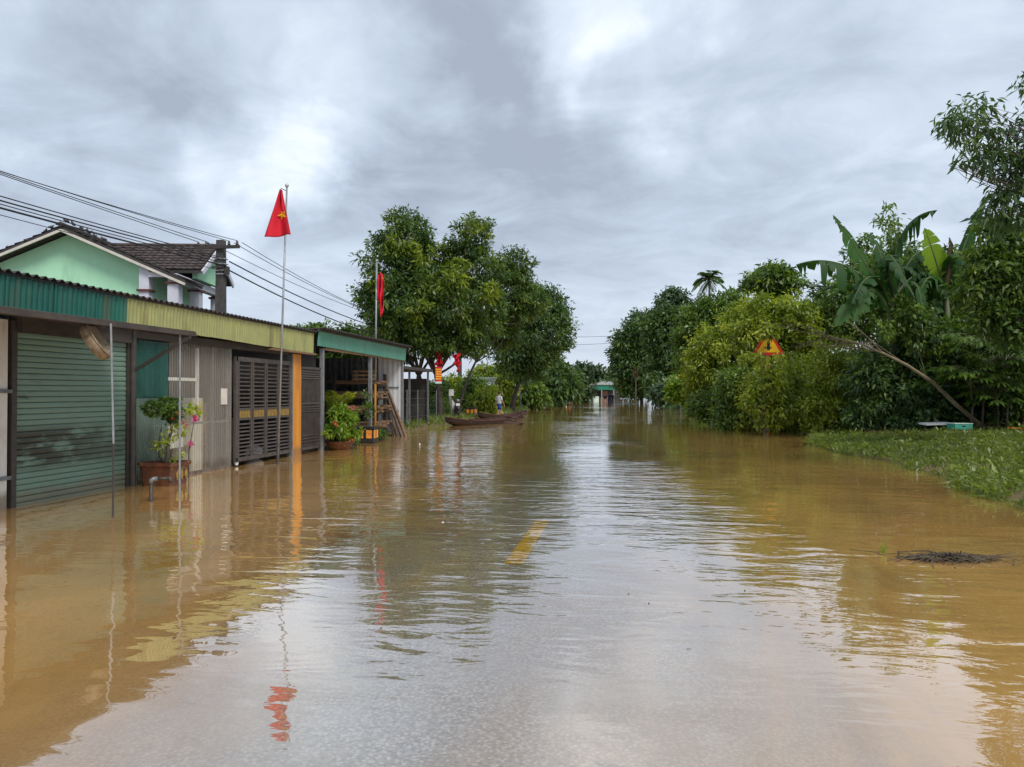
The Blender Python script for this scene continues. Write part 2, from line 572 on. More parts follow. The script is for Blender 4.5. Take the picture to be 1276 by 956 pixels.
def sheet_mat(name, col, alpha, rough=.25):
    """translucent corrugated plastic sheet"""
    m = bpy.data.materials.new(name)
    m.use_nodes = True
    t = NT(m.node_tree)
    out = t.n('ShaderNodeOutputMaterial')
    pos = t.n('ShaderNodeNewGeometry').outputs['Position']
    bs = t.n('ShaderNodeBsdfPrincipled')
    bs.inputs['Roughness'].default_value = rough
    n = t.noise(t.scale(pos, (1, 6, .5)), 3, 5, .6)
    t.link(tide_mark(t, pos, t.mix(t.rng(n, .35, .7), col, tuple(c * .55 for c in col)), .6), bs.inputs['Base Color'])
    tr = t.n('ShaderNodeBsdfTransparent')
    tr.inputs['Color'].default_value = (*[min(1, .55 + c) for c in col], 1)
    mx = t.n('ShaderNodeMixShader')
    t.link(t.rng(n, .25, .8, alpha - .12, alpha + .16), mx.inputs[0])
    t.link(tr.outputs[0], mx.inputs[1])
    t.link(bs.outputs[0], mx.inputs[2])
    t.link(mx.outputs[0], out.inputs[0])
    return m


M['shutter'] = shutter_mat()
M['sheet_clear'] = sheet_mat('sheet_clear', (.52, .47, .41), .27)
M['sheet_green'] = sheet_mat('sheet_green', (.02, .11, .085), .75)
M['sheet_milky'] = sheet_mat('sheet_milky', (.20, .30, .25), .55)


def water_mat():
    m = bpy.data.materials.new('flood_water')
    m.use_nodes = True
    t = NT(m.node_tree)
    out = t.n('ShaderNodeOutputMaterial')
    pos = t.n('ShaderNodeNewGeometry').outputs['Position']
    dep = t.n('ShaderNodeAttribute', attribute_name='depth').outputs['Fac']
    sp = t.n('ShaderNodeSeparateXYZ')
    t.link(pos, sp.inputs[0])
    # ripples: long swells, wind ripples in patches, fine wrinkles
    a = t.noise(t.scale(pos, (.55, 1.25, 1)), 1.0, 3, .5, .4)
    b = t.noise(t.scale(pos, (.75, 1.9, 1), (4, 2, 0)), 1.55, 3, .5, .6)
    c = t.noise(t.scale(pos, (1, 1.8, 1), (1, 7, 0)), 7.0, 2, .5)
    patch = t.noise(t.scale(pos, (.16, .10, 1), (2.3, .4, 0)), 1.0, 3, .6)
    pk = t.rng(patch, .40, .62, .10, 1.15)
    near = t.rng(sp.outputs[1], 3.0, 9.0, .35, 1)
    pk = t.math('MULTIPLY', pk, near)
    h = t.math('MULTIPLY', a, .012)
    h = t.math('MULTIPLY_ADD', t.math('MULTIPLY', b, pk), .027, h)
    h = t.math('MULTIPLY_ADD', t.math('MULTIPLY', c, pk), .0035, h)
    bp = t.n('ShaderNodeBump')
    bp.inputs['Strength'].default_value = 1.0
    bp.inputs['Distance'].default_value = 1.0
    t.link(h, bp.inputs['Height'])
    mud = t.n('ShaderNodeBsdfDiffuse')
    n2 = t.noise(t.scale(pos, (.25, .4, 1)), 1.0, 5, .6, .6)
    t.link(t.mix(t.rng(n2, .3, .7), (.65, .355, .105), (.52, .30, .10)), mud.inputs['Color'])
    clear = t.n('ShaderNodeBsdfTransparent')
    clear.inputs['Color'].default_value = (.94, .92, .87, 1)
    streak = t.noise(t.scale(pos, (.9, .28, 1), (1, 5, 0)), 1.0, 6, .65, .8)
    op = t.math('SUBTRACT', 1.0, t.math('EXPONENT', t.math('MULTIPLY', t.math('MULTIPLY', dep, -6.0), t.rng(streak, .3, .7, .55, 1.5))))
    body = t.n('ShaderNodeMixShader')
    t.link(op, body.inputs[0])
    t.link(clear.outputs[0], body.inputs[1])
    t.link(mud.outputs[0], body.inputs[2])
    gl = t.n('ShaderNodeBsdfGlossy')
    gl.inputs['Roughness'].default_value = .015
    gl.inputs['Color'].default_value = (1, 1, 1, 1)
    t.link(bp.outputs[0], gl.inputs['Normal'])
    lw = t.n('ShaderNodeLayerWeight')
    t.link(bp.outputs[0], lw.inputs['Normal'])
    lw.inputs['Blend'].default_value = .5
    refl = t.math('POWER', lw.outputs['Facing'], 2.0)
    mx = t.n('ShaderNodeMixShader')
    t.link(refl, mx.inputs[0])
    t.link(body.outputs[0], mx.inputs[1])
    t.link(gl.outputs[0], mx.inputs[2])
    t.link(mx.outputs[0], out.inputs[0])
    return m


def ground_mat():
    """wet silted asphalt in the middle, mud and earth beyond its edges"""
    m = bpy.data.materials.new('silted_road_and_mud')
    m.use_nodes = True
    t = NT(m.node_tree)
    out = t.n('ShaderNodeOutputMaterial')
    bs = t.n('ShaderNodeBsdfPrincipled')
    bs.inputs['Roughness'].default_value = .8
    pos = t.n('ShaderNodeNewGeometry').outputs['Position']
    sp = t.n('ShaderNodeSeparateXYZ')
    t.link(pos, sp.inputs[0])
    vor = t.n('ShaderNodeTexVoronoi')
    vor.inputs['Scale'].default_value = 36.0
    t.link(pos, vor.inputs['Vector'])
    g = t.noise(pos, 48, 3, .75)
    stone = t.mix(t.rng(g, .35, .65), (.10, .10, .105), (.37, .37, .37))
    stone = t.mix(t.rng(vor.outputs['Distance'], .15, .5), (.55, .55, .55), stone)
    silt = t.rng(t.noise(pos, .9, 6, .62), .40, .70, .15, .75)
    asph = t.mix(silt, stone, (.275, .268, .255))
    mud = t.mix(t.noise(pos, 2.0, 5), (.17, .11, .05), (.11, .075, .038))
    u = t.math('ABSOLUTE', t.math('ADD', sp.outputs[0], 1.07))
    col = t.mix(t.rng(u, 3.6, 4.6), asph, mud)
    t.link(col, bs.inputs['Base Color'])
    t.link(bs.outputs[0], out.inputs[0])
    return m


# ------------------------------------------------------------------ the setting: ground, water


def gz(x, y):
    u = abs(x + 1.07)
    z = -(.026 + .030 * min(u, 4.2) ** 2 + .0025 * min(15, max(0, y - 8)) + .02 * max(0, y - 24))
    z = max(z, -.6)
    # right bank
    xb = 5.75 + .35 * math.sin(y * .45) + .15 * math.sin(y * 1.7 + 1)
    if y > 29:
        xb -= min(1.2, (y - 29) * .06)
    xb += max(0, (11 - y)) * .35 + max(0, min(7, y - 21.5)) * .14
    r = x - xb
    if r > -1.2:
        k = min(1, (r + 1.2) / 1.2)
        z = z * (1 - k) + k * (min(.32, max(0, r) * .075) - .01)
    # shop floors and left bank
    if x < -8.2:
        k = min(1, (-8.2 - x) / 1.2)
        floor = -.04 if y < 29 else .16
        z = z * (1 - k) + k * floor
    if x < -30 or x > 40:
        z = .3
    return z


def axis(segs):
    r_ = []
    for a, b, s in segs:
        r_ += list(np.arange(a, b, s))
    r_.append(segs[-1][1])
    return r_


def grid_mesh(name, xs, ys, zf):
    nx, ny = len(xs), len(ys)
    v = [(x, y, zf(x, y)) for y in ys for x in xs]
    f = [(j * nx + i, j * nx + i + 1, (j + 1) * nx + i + 1, (j + 1) * nx + i) for j in range(ny - 1) for i in range(nx - 1)]
    me = bpy.data.meshes.new(name)
    me.from_pydata(v, [], f)
    me.update()
    me.polygons.foreach_set('use_smooth', [True] * len(me.polygons))
    return me


xs = axis([(-1500, -60, 240), (-60, -16, 4), (-16, 14, .4), (14, 60, 3), (60, 1500, 240)])
ys = axis([(-300, -12, 48), (-12, 40, .5), (40, 100, 3), (100, 260, 10), (260, 2200, 220)])
ground = obj('ground', grid_mesh('ground', xs, ys, gz), ground_mat(), kind='structure')
wm = grid_mesh('water', xs, ys, lambda x, y: 0.0)
da = wm.attributes.new('depth', 'FLOAT', 'POINT')
da.data.foreach_set('value', [max(.0, -gz(x, y)) for y in ys for x in xs])
water = obj('water', wm, water_mat(), kind='structure')

mk = MB()
for i in range(10):
    y0 = 7.02 + i * .25
    vs = []
    for yy in (y0, y0 + .25):
        for xx in (-1.165, -.985):
            vs.append((xx, yy, gz(xx, yy) + .006))
    mk.add(vs, [(0, 1, 3, 2)])
obj('road_marking', mk, M['fade_paint'], kind='structure')

# ------------------------------------------------------------------ foliage


def unit(a):
    return a / np.maximum(np.linalg.norm(a, axis=1, keepdims=True), 1e-9)


def leaf_data(name, P, A, N, L, W, T, fold=.18, droop=.1):
    n = len(P)
    A = unit(A)
    Sd = unit(np.cross(A, N))
    N = np.cross(Sd, A)
    V = np.empty((n, 4, 3), np.float32)
    V[:, 0] = P
    mid = P + A * (L * .42)[:, None] + N * (W * fold)[:, None]
    V[:, 1] = mid + Sd * (W * .5)[:, None]
    V[:, 3] = mid - Sd * (W * .5)[:, None]
    V[:, 2] = P + A * L[:, None]
    V[:, 2, 2] -= L * droop
    me = bpy.data.meshes.new(name)
    me.vertices.add(4 * n)
    me.vertices.foreach_set('co', V.ravel())
    me.loops.add(4 * n)
    me.loops.foreach_set('vertex_index', np.arange(4 * n, dtype=np.int32))
    me.polygons.add(n)
    me.polygons.foreach_set('loop_start', np.arange(0, 4 * n, 4, dtype=np.int32))
    try:
        me.polygons.foreach_set('loop_total', np.full(n, 4, np.int32))
    except Exception:
        pass
    me.update(calc_edges=True)
    at_ = me.attributes.new('tint', 'FLOAT', 'POINT')
    at_.data.foreach_set('value', np.repeat(np.clip(T, 0, 1), 4).astype(np.float32))
    return me


def crown_mesh(name, lobes, seed, clumps, per, cr, ll, lw, droop=.35, tint=.42, tvar=.16, shell=.45, under=-.75, upn=.8):
    g = np.random.default_rng(seed)
    lb = np.array(lobes, float)
    wt = (lb[:, 3] * lb[:, 4] * lb[:, 5]) ** .67
    k = g.choice(len(lb), clumps, p=wt / wt.sum())
    d = unit(g.normal(size=(clumps, 3)))
    d[:, 2] = np.maximum(d[:, 2], under)
    rr = shell + (1 - shell) * g.random(clumps) ** .6
    rr *= np.clip(g.normal(1, .17, clumps), .4, 1.42)
    C = lb[k, :3] + d * rr[:, None] * lb[k, 3:6]
    ct = g.normal(0, tvar, clumps)
    crs = cr * g.uniform(.45, 1.4, clumps) * np.clip(1.5 - rr * .45, .5, 1.2)
    idx = np.repeat(np.arange(clumps), per)
    n = len(idx)
    off = unit(g.normal(size=(n, 3))) * (g.random(n) ** .5)[:, None]
    off[:, 2] *= .7
    P = C[idx] + off * crs[idx][:, None]
    A = off * .5 + d[idx] * .35 + g.normal(0, .55, (n, 3))
    A[:, 2] -= droop
    N = g.normal(0, .55, (n, 3)) + d[idx] * .35
    N[:, 2] += upn
    L = ll * g.uniform(.6, 1.3, n)
    W = lw * g.uniform(.7, 1.25, n)
    T = tint + ct[idx] + g.normal(0, .10, n)
    return leaf_data(name, P, A, N, L, W, T)


def lobes_at(spec, t, base, flat=1.0):
    """(px, py, radius px, [metres nearer/farther], [aspect]) survey marks -> lobes relative to base"""
    r_ = []
    for s_ in spec:
        dt = s_[3] if len(s_) > 3 else 0
        asp = s_[4] if len(s_) > 4 else 1.0
        p = at(s_[0], s_[1], t + dt) - base
        rad = s_[2] * (t + dt) / FPX
        r_.append((p.x, p.y, p.z, rad, rad * flat, rad * asp))
    return r_


def bend_path(a, b, n, g, amp, sag=0):
    a, b = np.array(a), np.array(b)
    L = np.linalg.norm(b - a)
    out_ = []
    w1 = g.normal(0, amp, 3) * L
    for i in range(n + 1):
        t = i / n
        out_.append(a + (b - a) * t + w1 * math.sin(PI * t) + np.array((0, 0, sag * math.sin(PI * t))))
    return out_


def plant(name, label, cat, base, lobes, leaf, seed, clumps, per, cr, ll, lw, trunk_r=.0, fork=.35, stems=1, limbs=8, bark='bark',
          group=None, trunks=None, **kw):
    """tree or bush: trunk with tapered limbs reaching into the crown's lobes, crown of separate leaf faces"""
    base = Vector(base)
    root = thing(name, label, cat, base, 0, group)
    g = np.random.default_rng(seed + 1000)
    lb = sorted(lobes, key=lambda q: -(q[3]))
    mb = MB()
    top = max(q[2] for q in lobes)
    if trunk_r:
        cx = sum(q[0] * q[3] for q in lb) / sum(q[3] for q in lb)
        cy = sum(q[1] * q[3] for q in lb) / sum(q[3] for q in lb)
        starts = trunks or [((g.normal(0, trunk_r * 2), g.normal(0, trunk_r * 2), -.3) if i else (0, 0, -.3)) for i in range(stems)]
        forks = []
        for (sx, sy, sz) in starts:
            fx = np.array((sx * 1.3 + cx * .35, sy + cy * .35, top * fork))
            pth = bend_path((sx, sy, sz), fx, 5, g, .05)
            mb.tube(pth, [trunk_r * (1.25 if i == 0 else 1 - .07 * i) for i in range(6)], 9)
            forks.append(fx)
        for i, q in enumerate(lb[:limbs]):
            fx = forks[i % len(forks)]
            tip = np.array(q[:3]) + np.array((0, 0, q[5] * .3))
            r0 = trunk_r * .55 * g.uniform(.7, 1.0)
            mid = bend_path(fx, tip, 5, g, .07, 0)
            mb.tube(mid, [r0 * (1 - .16 * j) for j in range(6)], 6)
            for _ in range(3):
                e = np.array(q[:3]) + unit(g.normal(size=(1, 3)))[0] * np.array(q[3:6]) * .8
                tw = bend_path(mid[3], e, 3, g, .08)
                mb.tube(tw, [r0 * .4, r0 * .3, r0 * .18, r0 * .08], 5)
        obj('trunk', mb, M[bark], root, smooth=True)
    obj('crown', crown_mesh(name + '_crown', lobes, seed, clumps, per, cr, ll, lw, **kw), M[leaf], root, kind='stuff')
    return root

# ------------------------------------------------------------------ left: shop with the roller shutter
FX = -8.5
X1 = (1, 0, 0)
sh1 = thing('shuttered_shop', 'shop with green roller shutter under a dark green corrugated fascia', 'shop', (FX, 9.3, 0))
o1 = (FX, 9.3, 0)


def p1(name, mb, mat, parent=sh1, **kw):
    return obj(name, mb, M[mat], parent, shift=o1 if parent is sh1 else None, **kw)


p1('wall', MB().box((-8.64, 6.0, -.2), (-8.50, 9.16, 2.62)).box((-14, 6.0, -.2), (-13.9, 11.7, 3.0)).box((-13.9, 6.0, -.2), (-8.64, 6.1, 3.0))
   .box((-13.9, 11.66, -.2), (-8.62, 11.72, 3.0)), 'white_paint')
p1('rail', MB().box((-8.498, 7.4, 1.60), (-8.46, 9.2, 1.65)), 'grey_steel')
p1('rail', MB().box((-8.498, 7.4, .40), (-8.46, 9.2, .45)), 'grey_steel')
p1('door_jamb', MB().box((-8.60, 9.21, -.2), (-8.475, 9.30, 2.62)), 'dark_metal')
p1('corner_post', MB().tube([(-8.44, 11.74, -.2), (-8.44, 11.74, 2.72)], .05, 10).box((-8.58, 11.64, -.2), (-8.47, 11.70, 2.7)), 'dark_metal', smooth=False)
p1('brace', MB().bar((-8.44, 11.74, 1.98), (-7.35, 11.70, 2.56), .04, .05), 'dark_metal')
p1('head_beam', MB().box((-8.62, 9.3, 2.46), (-8.40, 11.64, 2.74)), 'timber_dark')
shut = p1('shutter', MB().box((-8.56, 9.31, -.2), (-8.535, 11.63, 2.455)), 'shutter')
# one curved lath, repeated
lath = MB()
prof = [(-8.535, 0), (-8.512, .003), (-8.504, .012), (-8.501, .040), (-8.504, .070), (-8.513, .079), (-8.535, .083)]
vs, fs = [], []
for yy in (9.31, 11.63):
    vs += [(x + 8.5, yy - 9.3, z) for x, z in prof]
n_ = len(prof)
fs = [(i, n_ + i, n_ + i + 1, i + 1) for i in range(n_ - 1)] + [tuple(range(n_)), tuple(range(2 * n_ - 1, n_ - 1, -1))]
lath.add(vs, fs)
first = None
for i in range(31):
    if first is None:
        first = obj('slat', lath, M['shutter'], shut)
        first.location = (0, 0, -.12)
    else:
        inst('slat', first, (random.uniform(-.003, .003), 0, -.12 + i * .0835), shut)
# fascia: separate corrugated sheets lapped side by side
y = 5.4
k = 0
while y < 11.25:
    w_ = .86 if y + .86 < 11.25 else 11.28 - y
    old = 7.35 < y + .43 < 8.0
    p1('fascia_sheet', MB().corr((-8.25 + .004 * (k % 2), y, 2.765 - .004 * (k % 3)), (0, w_ + (.03 if y + w_ < 11.2 else 0), 0), (.016, 0, .45), .098, .011, X1, .003), 'fascia_yellowed' if old else 'fascia_green',
       label='yellowed faded fascia sheet' if old else None)
    y += w_
    k += 1
p1('roof', MB().corr((-14.2, 5.4, 3.05), (0, 6.0, 0), (6.04, 0, .19), .16, .020, (0, 0, 1), .008).box((-8.236, 5.4, 3.185), (-8.212, 11.3, 3.215)), 'roof_edge')
# low canopy carried by thin posts in the water
p1('canopy', MB().add([(-6.68, 5.0, 2.50), (-6.68, 10.78, 2.54), (-8.42, 10.78, 2.76), (-8.42, 5.0, 2.74), (-6.68, 5.0, 2.525), (-6.68, 10.78, 2.565), (-8.42, 10.78, 2.785), (-8.42, 5.0, 2.765)],
                      [(0, 1, 2, 3), (7, 6, 5, 4), (0, 4, 5, 1), (1, 5, 6, 2), (2, 6, 7, 3), (3, 7, 4, 0)])
   .bar((-6.70, 5.0, 2.475), (-6.70, 10.80, 2.515), .05, .05).bar((-7.55, 5.0, 2.58), (-7.55, 10.8, 2.615), .05, .06)
   .bar((-6.7, 10.62, 2.485), (-8.42, 10.62, 2.71), .05, .06).bar((-6.7, 8.74, 2.475), (-8.42, 8.74, 2.70), .05, .06), 'canopy')
p1('support_post', MB().tube([(-6.55, 8.73, -.3), (-6.55, 8.73, .95)], .013, 8), 'dark_metal', label='rusty dark lower half of thin awning post')
p1('support_post', MB().tube([(-6.55, 8.73, .95), (-6.60, 8.73, 2.50)], .014, 8), 'galv', label='pale upper half of thin awning post')
p1('support_post', MB().tube([(-6.79, 10.55, -.3), (-6.80, 10.55, 2.52)], .016, 8), 'galv')

# basket hung from the canopy
bk = thing('hanging_basket', 'weathered round wicker basket hung edge-on from the canopy by white post', 'basket', (-6.86, 8.80, 2.27))
bm_ = MB().lathe([(.001, -.055), (.22, -.075), (.25, -.055), (.262, 0), (.25, .055), (.23, .06), (.20, .02), (.001, .01)], (0, 0, 0), 24)
b_ = obj('basket_body', bm_, M['wicker'], bk, smooth=True)
vd = (FW - RT * .54).normalized()
b_.rotation_euler = (vd * -.20 + ((RT + FW * .54).normalized() * .84 + Vector((0, 0, .54))) * .93).to_track_quat('Z', 'Y').to_euler()
rim = MB().tube([(.255 * math.cos(a), .255 * math.sin(a), .055) for a in np.linspace(0, 2 * PI, 25)], .011, 6, False)
b2 = obj('rim', rim, M['wicker'], b_, smooth=True)
obj('cord', MB().tube([(0, 0, .2), (0, .01, .30)], .006, 5), M['dark_metal'], bk)

# standpipe
sp_ = thing('standpipe', 'rusty standpipe with elbow rising from the water before the brown planter', 'standpipe', (-6.98, 10.13, 0))
obj('pipe', MB().tube([(0, 0, -.35), (0, 0, .29)], .026, 10).tube([(0, 0, -.02), (0, 0, .06)], .034, 10), M['dark_metal'], sp_, smooth=True)
obj('elbow', MB().tube([(0, 0, .26), (0, 0, .31), (.02, .02, .325), (.06, .06, .325)], .034, 10), M['grey_steel'], sp_, smooth=True)
obj('side_arm', MB().tube([(.04, .04, .325), (.22, .12, .33)], .024, 10).tube([(.2, .11, .33), (.22, .12, .33), (.235, .125, .30), (.235, .125, .26)], .028, 10), M['dark_metal'], sp_, smooth=True)

# ------------------------------------------------------------------ left: shop with plastic sheets and lattice gate
o2 = (FX, 15.0, 0)
sh2 = thing('sheet_walled_shop', 'shop with grey see-through corrugated sheets, lattice gate and olive fascia', 'shop', o2)


def p2(name, mb, mat, parent=sh2, **kw):
    return obj(name, mb, M[mat], parent, shift=o2, **kw)


p2('partition', MB().box((-10.6, 11.8, -.2), (-10.5, 14.95, 3.0)), 'wood_pale', label='pale brown inner partition behind sheets')
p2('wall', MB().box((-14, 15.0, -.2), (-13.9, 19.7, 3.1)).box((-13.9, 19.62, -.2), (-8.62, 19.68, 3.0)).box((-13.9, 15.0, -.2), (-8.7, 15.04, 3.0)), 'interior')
p2('sheet_panel', MB().corr((-8.5, 11.80, 1.52), (0, 1.03, 0), (0, 0, 1.02), .062, .011, X1), 'sheet_green', label='dark green upper corrugated sheet')
p2('sheet_panel', MB().corr((-8.5, 11.80, -.15), (0, 1.03, 0), (0, 0, 1.66), .062, .011, X1), 'sheet_milky', label='milky green lower corrugated sheet')
for i in range(3):
    p2('sheet_panel', MB().corr((-8.5 + .004 * i, 12.84 + i * .74, .04), (0, .76, 0), (0, 0, 2.56 - .02 * i), .078, .016, X1), 'sheet_clear')
p2('sill', MB().box((-8.58, 12.84, -.2), (-8.48, 15.06, .045)), 'wood_grey')
p2('batten', MB().box((-8.57, 12.84, 1.84), (-8.53, 13.85, 1.90)).box((-8.57, 13.82, 1.35), (-8.53, 13.88, 2.5)), 'white_plain')
p2('batten', MB().box((-8.56, 12.84, .98), (-8.53, 15.05, 1.02)).box((-8.56, 14.98, 0), (-8.50, 15.08, 2.6)).box((-8.57, 12.80, .0), (-8.53, 12.85, 2.55)).box((-8.57, 14.38, 0), (-8.54, 14.42, 2.55)), 'grey_steel')
p2('notice_plate', MB().box((-8.482, 14.62, 1.36), (-8.470, 14.86, 1.70)), 'cream_trim')
p2('lintel', MB().box((-8.62, 11.76, 2.56), (-8.40, 17.78, 2.70)), 'timber_dark')
p2('lintel', MB().box((-8.34, 16.4, 2.615), (-8.22, 18.9, 2.66)), 'wood', label='thin brown board under olive fascia')
y = 11.30
k = 0
while y < 18.7:
    w_ = .83 if y + .83 < 18.7 else 18.78 - y
    z0 = 2.765 - (y - 11.3) / 7.5 * .12
    p2('fascia_sheet', MB().corr((-8.25 + .004 * (k % 2), y, z0 - .004 * (k % 3)), (0, w_ + (.03 if y + w_ < 18.6 else 0), -.0132), (.016, 0, 3.215 - z0), .098, .011, X1, .003), 'fascia_olive')
    y += w_
    k += 1
p2('roof', MB().corr((-14.2, 11.42, 3.05), (0, 7.42, 0), (6.04, 0, .19), .16, .020, (0, 0, 1), .008).box((-8.236, 11.31, 3.185), (-8.212, 18.84, 3.215)), 'roof_edge')
# lattice gate of four leaves
gate = p2('gate', MB().box((-8.46, 15.12, 2.30), (-8.40, 17.78, 2.40)).box((-8.46, 15.12, .10), (-8.40, 17.78, .19)).box((-8.46, 15.10, .1), (-8.40, 15.18, 2.40)), 'gate_metal')
sl = None
for j in range(4):
    a = 15.20 + j * .645
    fr_ = MB()
    for yy in (a, a + .565):
        fr_.box((-8.455, yy, .19), (-8.405, yy + .055, 2.30))
    for zz in (1.0, 1.22):
        fr_.box((-8.453, a + .055, zz), (-8.407, a + .565, zz + .05))
    p2('gate_frame', fr_, 'gate_metal', gate)
    p2('gold_panel', MB().box((-8.44, a + .055, 1.05), (-8.42, a + .565, 1.22)), 'interior', gate)
    gb = MB()
    for q in range(7):
        gb.box((-8.43, a + .085 + q * .07, 1.055), (-8.405, a + .115 + q * .07, 1.215))
    p2('gold_bar', gb, 'gold', gate)
    for lo, hi in ((.23, .98), (1.30, 2.28)):
        nn = int((hi - lo) / .082)
        for q in range(nn):
            zz = lo + q * (hi - lo) / nn
            if sl is None:
                sm = MB().add([(-.02, 0, .028), (.015, 0, 0), (.02, 0, .008), (-.015, 0, .036), (-.02, .51, .028), (.015, .51, 0), (.02, .51, .008), (-.015, .51, .036)],
                              [(0, 1, 2, 3), (7, 6, 5, 4), (0, 4, 5, 1), (1, 5, 6, 2), (2, 6, 7, 3), (3, 7, 4, 0)])
                sl = obj('slat', sm, M['gate_metal'], gate)
                sl.location = (-8.43 - FX, a + .055 - 15.0, zz)
            else:
                inst('slat', sl, (-8.43 - FX, a + .055 - 15.0, zz), gate)
w_ = p2('caster', MB().lathe([(.001, -.02), (.05, -.02), (.055, 0), (.05, .02), (.001, .02)], (0, 0, 0), 12), 'white_plain', gate)
w_.location = (.09 , 15.20 - 0, 0)
w_.data.transform(__import__('mathutils').Matrix.Translation((FX, 15.0, 0)))
w_.data.transform(__import__('mathutils').Matrix.Rotation(R(90), 4, 'Y'))
w_.location = (.06, .2, .075)
p2('board', MB().box((-8.50, 17.86, -.2), (-8.40, 18.36, 2.60)), 'orange_board', label='bright orange upright board')
p2('post', MB().box((-8.52, 17.80, -.2), (-8.38, 17.855, 2.60)), 'grey_steel')
gate2 = p2('side_gate', MB().box((-8.47, 18.42, 2.24), (-8.42, 19.66, 2.30)).box((-8.47, 18.42, .10), (-8.42, 19.66, .16))
           .box((-8.47, 18.40, -.1), (-8.42, 18.46, 2.3)).box((-8.47, 19.60, -.1), (-8.42, 19.66, 2.3)).box((-8.468, 18.46, 1.30), (-8.422, 19.6, 1.35)), 'gate_metal')
vb = None
for q in range(15):
    yy = 18.50 + q * .075
    if vb is None:
        vb = obj('bar', MB().box((-.01, 0, .16), (.01, .022, 2.24)), M['gate_metal'], gate2)
        vb.location = (-8.445 - FX, yy - 15, 0)
    else:
        inst('bar', vb, (-8.445 - FX, yy - 15, 0), gate2)
hb = None
for zz in (2.16, 2.10, 2.04, 1.98, 1.22, 1.16, 1.10, .46, .38, .30):
    if hb is None:
        hb = obj('cross_bar', MB().box((-.012, .0, 0), (.012, 1.14, .03)), M['gate_metal'], gate2)
        hb.location = (-8.435 - FX, 18.46 - 15, zz)
    else:
        inst('cross_bar', hb, (-8.435 - FX, 18.46 - 15, zz), gate2)

# things seen through the sheets
inner = thing('storage_shelf', 'pale board shelf standing behind the see-through sheets', 'shelf', (-9.0, 13.0, 0))
obj('shelf_board', MB().box((-.3, 0, 1.20), (.1, 1.7, 1.24)).box((-.3, 0, .5), (.1, 1.7, .54)), M['wood_pale'], inner)
obj('side_board', MB().box((-.3, 1.2, -.1), (.12, 1.6, 1.5)), M['cream_trim'], inner)
obj('side_board', MB().box((-.3, -.05, -.1), (.12, .0, 1.4)).box((-.3, 1.7, -.1), (.12, 1.75, 1.4)), M['wood'], inner)
tq = obj('basin', MB().lathe([(.001, 0), (.10, 0), (.15, .09), (.155, .10), (.14, .095), (.09, .02), (.001, .015)], (0, 0, 0), 18), M['turquoise'], smooth=True)
tq.location = (-8.86, 14.02, 1.24)
tag(tq, 'turquoise basin on the shelf behind the see-through sheets', 'basin')
bc = obj('crate', MB().box((-.16, -.2, 0), (.10, .2, .22)).box((-.15, -.22, .20), (.12, .22, .235)), M['blue_plastic'])
bc.location = (-8.84, 13.35, 1.24)
tag(bc, 'blue plastic crate on the shelf behind the see-through sheets', 'crate')
yb = obj('bottle', MB().lathe([(.001, 0), (.05, 0), (.055, .12), (.02, .17), (.02, .20), (.001, .2)], (0, 0, 0), 12), M['yellow_plastic'], smooth=True)
yb.location = (-8.84, 14.42, 1.24)
tag(yb, 'yellow bottle right of the turquoise basin behind the sheets', 'bottle')
sk = obj('storage_box', MB().box((-.2, -.25, 0), (.2, .25, .42)).box((-.22, -.27, .38), (.22, .27, .44)), M['white_plain'])
sk.location = (-8.85, 13.3, .54)
tag(sk, 'white box on the lower shelf behind the see-through sheets', 'box')
cb = obj('cabinet', MB().box((-.25, -.5, -.2), (.25, .5, .95)).box((.25, -.47, .05), (.262, -.01, .92)).box((.25, .01, .05), (.262, .47, .92)), M['wood_grey'])
cb.location = (-9.6, 16.4, .05)
tag(cb, 'dull two door cabinet inside behind the lattice gate', 'cabinet')
bx = obj('sack', MB().ball((0, 0, .16), .24, 12, 8, (1, 1, .75)), M['white_plain'], smooth=True)
bx.location = (-8.95, 16.95, .0)
tag(bx, 'white sack lying behind the lower lattice of the gate', 'sack')

# ------------------------------------------------------------------ left: open timber shed
o3 = (FX, 23.8, 0)
sh3 = thing('open_timber_shed', 'open-fronted timber shed with smooth teal fascia and grey metal end wall', 'shed', o3)


def p3(name, mb, mat, parent=sh3, **kw):
    return obj(name, mb, M[mat], parent, shift=o3, **kw)


for k, (ya, yb2) in enumerate(((19.2, 21.9), (21.905, 24.6), (24.605, 27.25))):
    za, zb = 2.885 - (ya - 19.7) * .008, 2.885 - (yb2 - 19.7) * .008
    p3('fascia_sheet', MB().add([(-8.30, ya, za), (-8.30, yb2, zb), (-8.26, yb2, 3.30), (-8.26, ya, 3.31), (-8.33, ya, za), (-8.33, yb2, zb), (-8.29, yb2, 3.30), (-8.29, ya, 3.31)],
                                [(0, 1, 2, 3), (7, 6, 5, 4), (0, 4, 5, 1), (1, 5, 6, 2), (2, 6, 7, 3), (3, 7, 4, 0)]), 'fascia_teal')
p3('roof', MB().corr((-15.2, 19.10, 3.0), (0, 8.3, 0), (7.15, 0, .36), .16, .02, (0, 0, 1), .012).box((-8.285, 19.1, 3.28), (-8.2, 27.4, 3.33)), 'roof_edge')
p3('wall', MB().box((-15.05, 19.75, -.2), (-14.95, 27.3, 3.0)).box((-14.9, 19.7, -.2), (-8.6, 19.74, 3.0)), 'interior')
p3('eave_board', MB().box((-8.40, 19.8, 2.80), (-8.335, 27.2, 2.87)), 'wood')
for yy in (19.75, 23.7, 27.22):
    p3('post', MB().box((-8.47, yy - .05, -.25), (-8.37, yy + .05, 2.84)), 'galv')
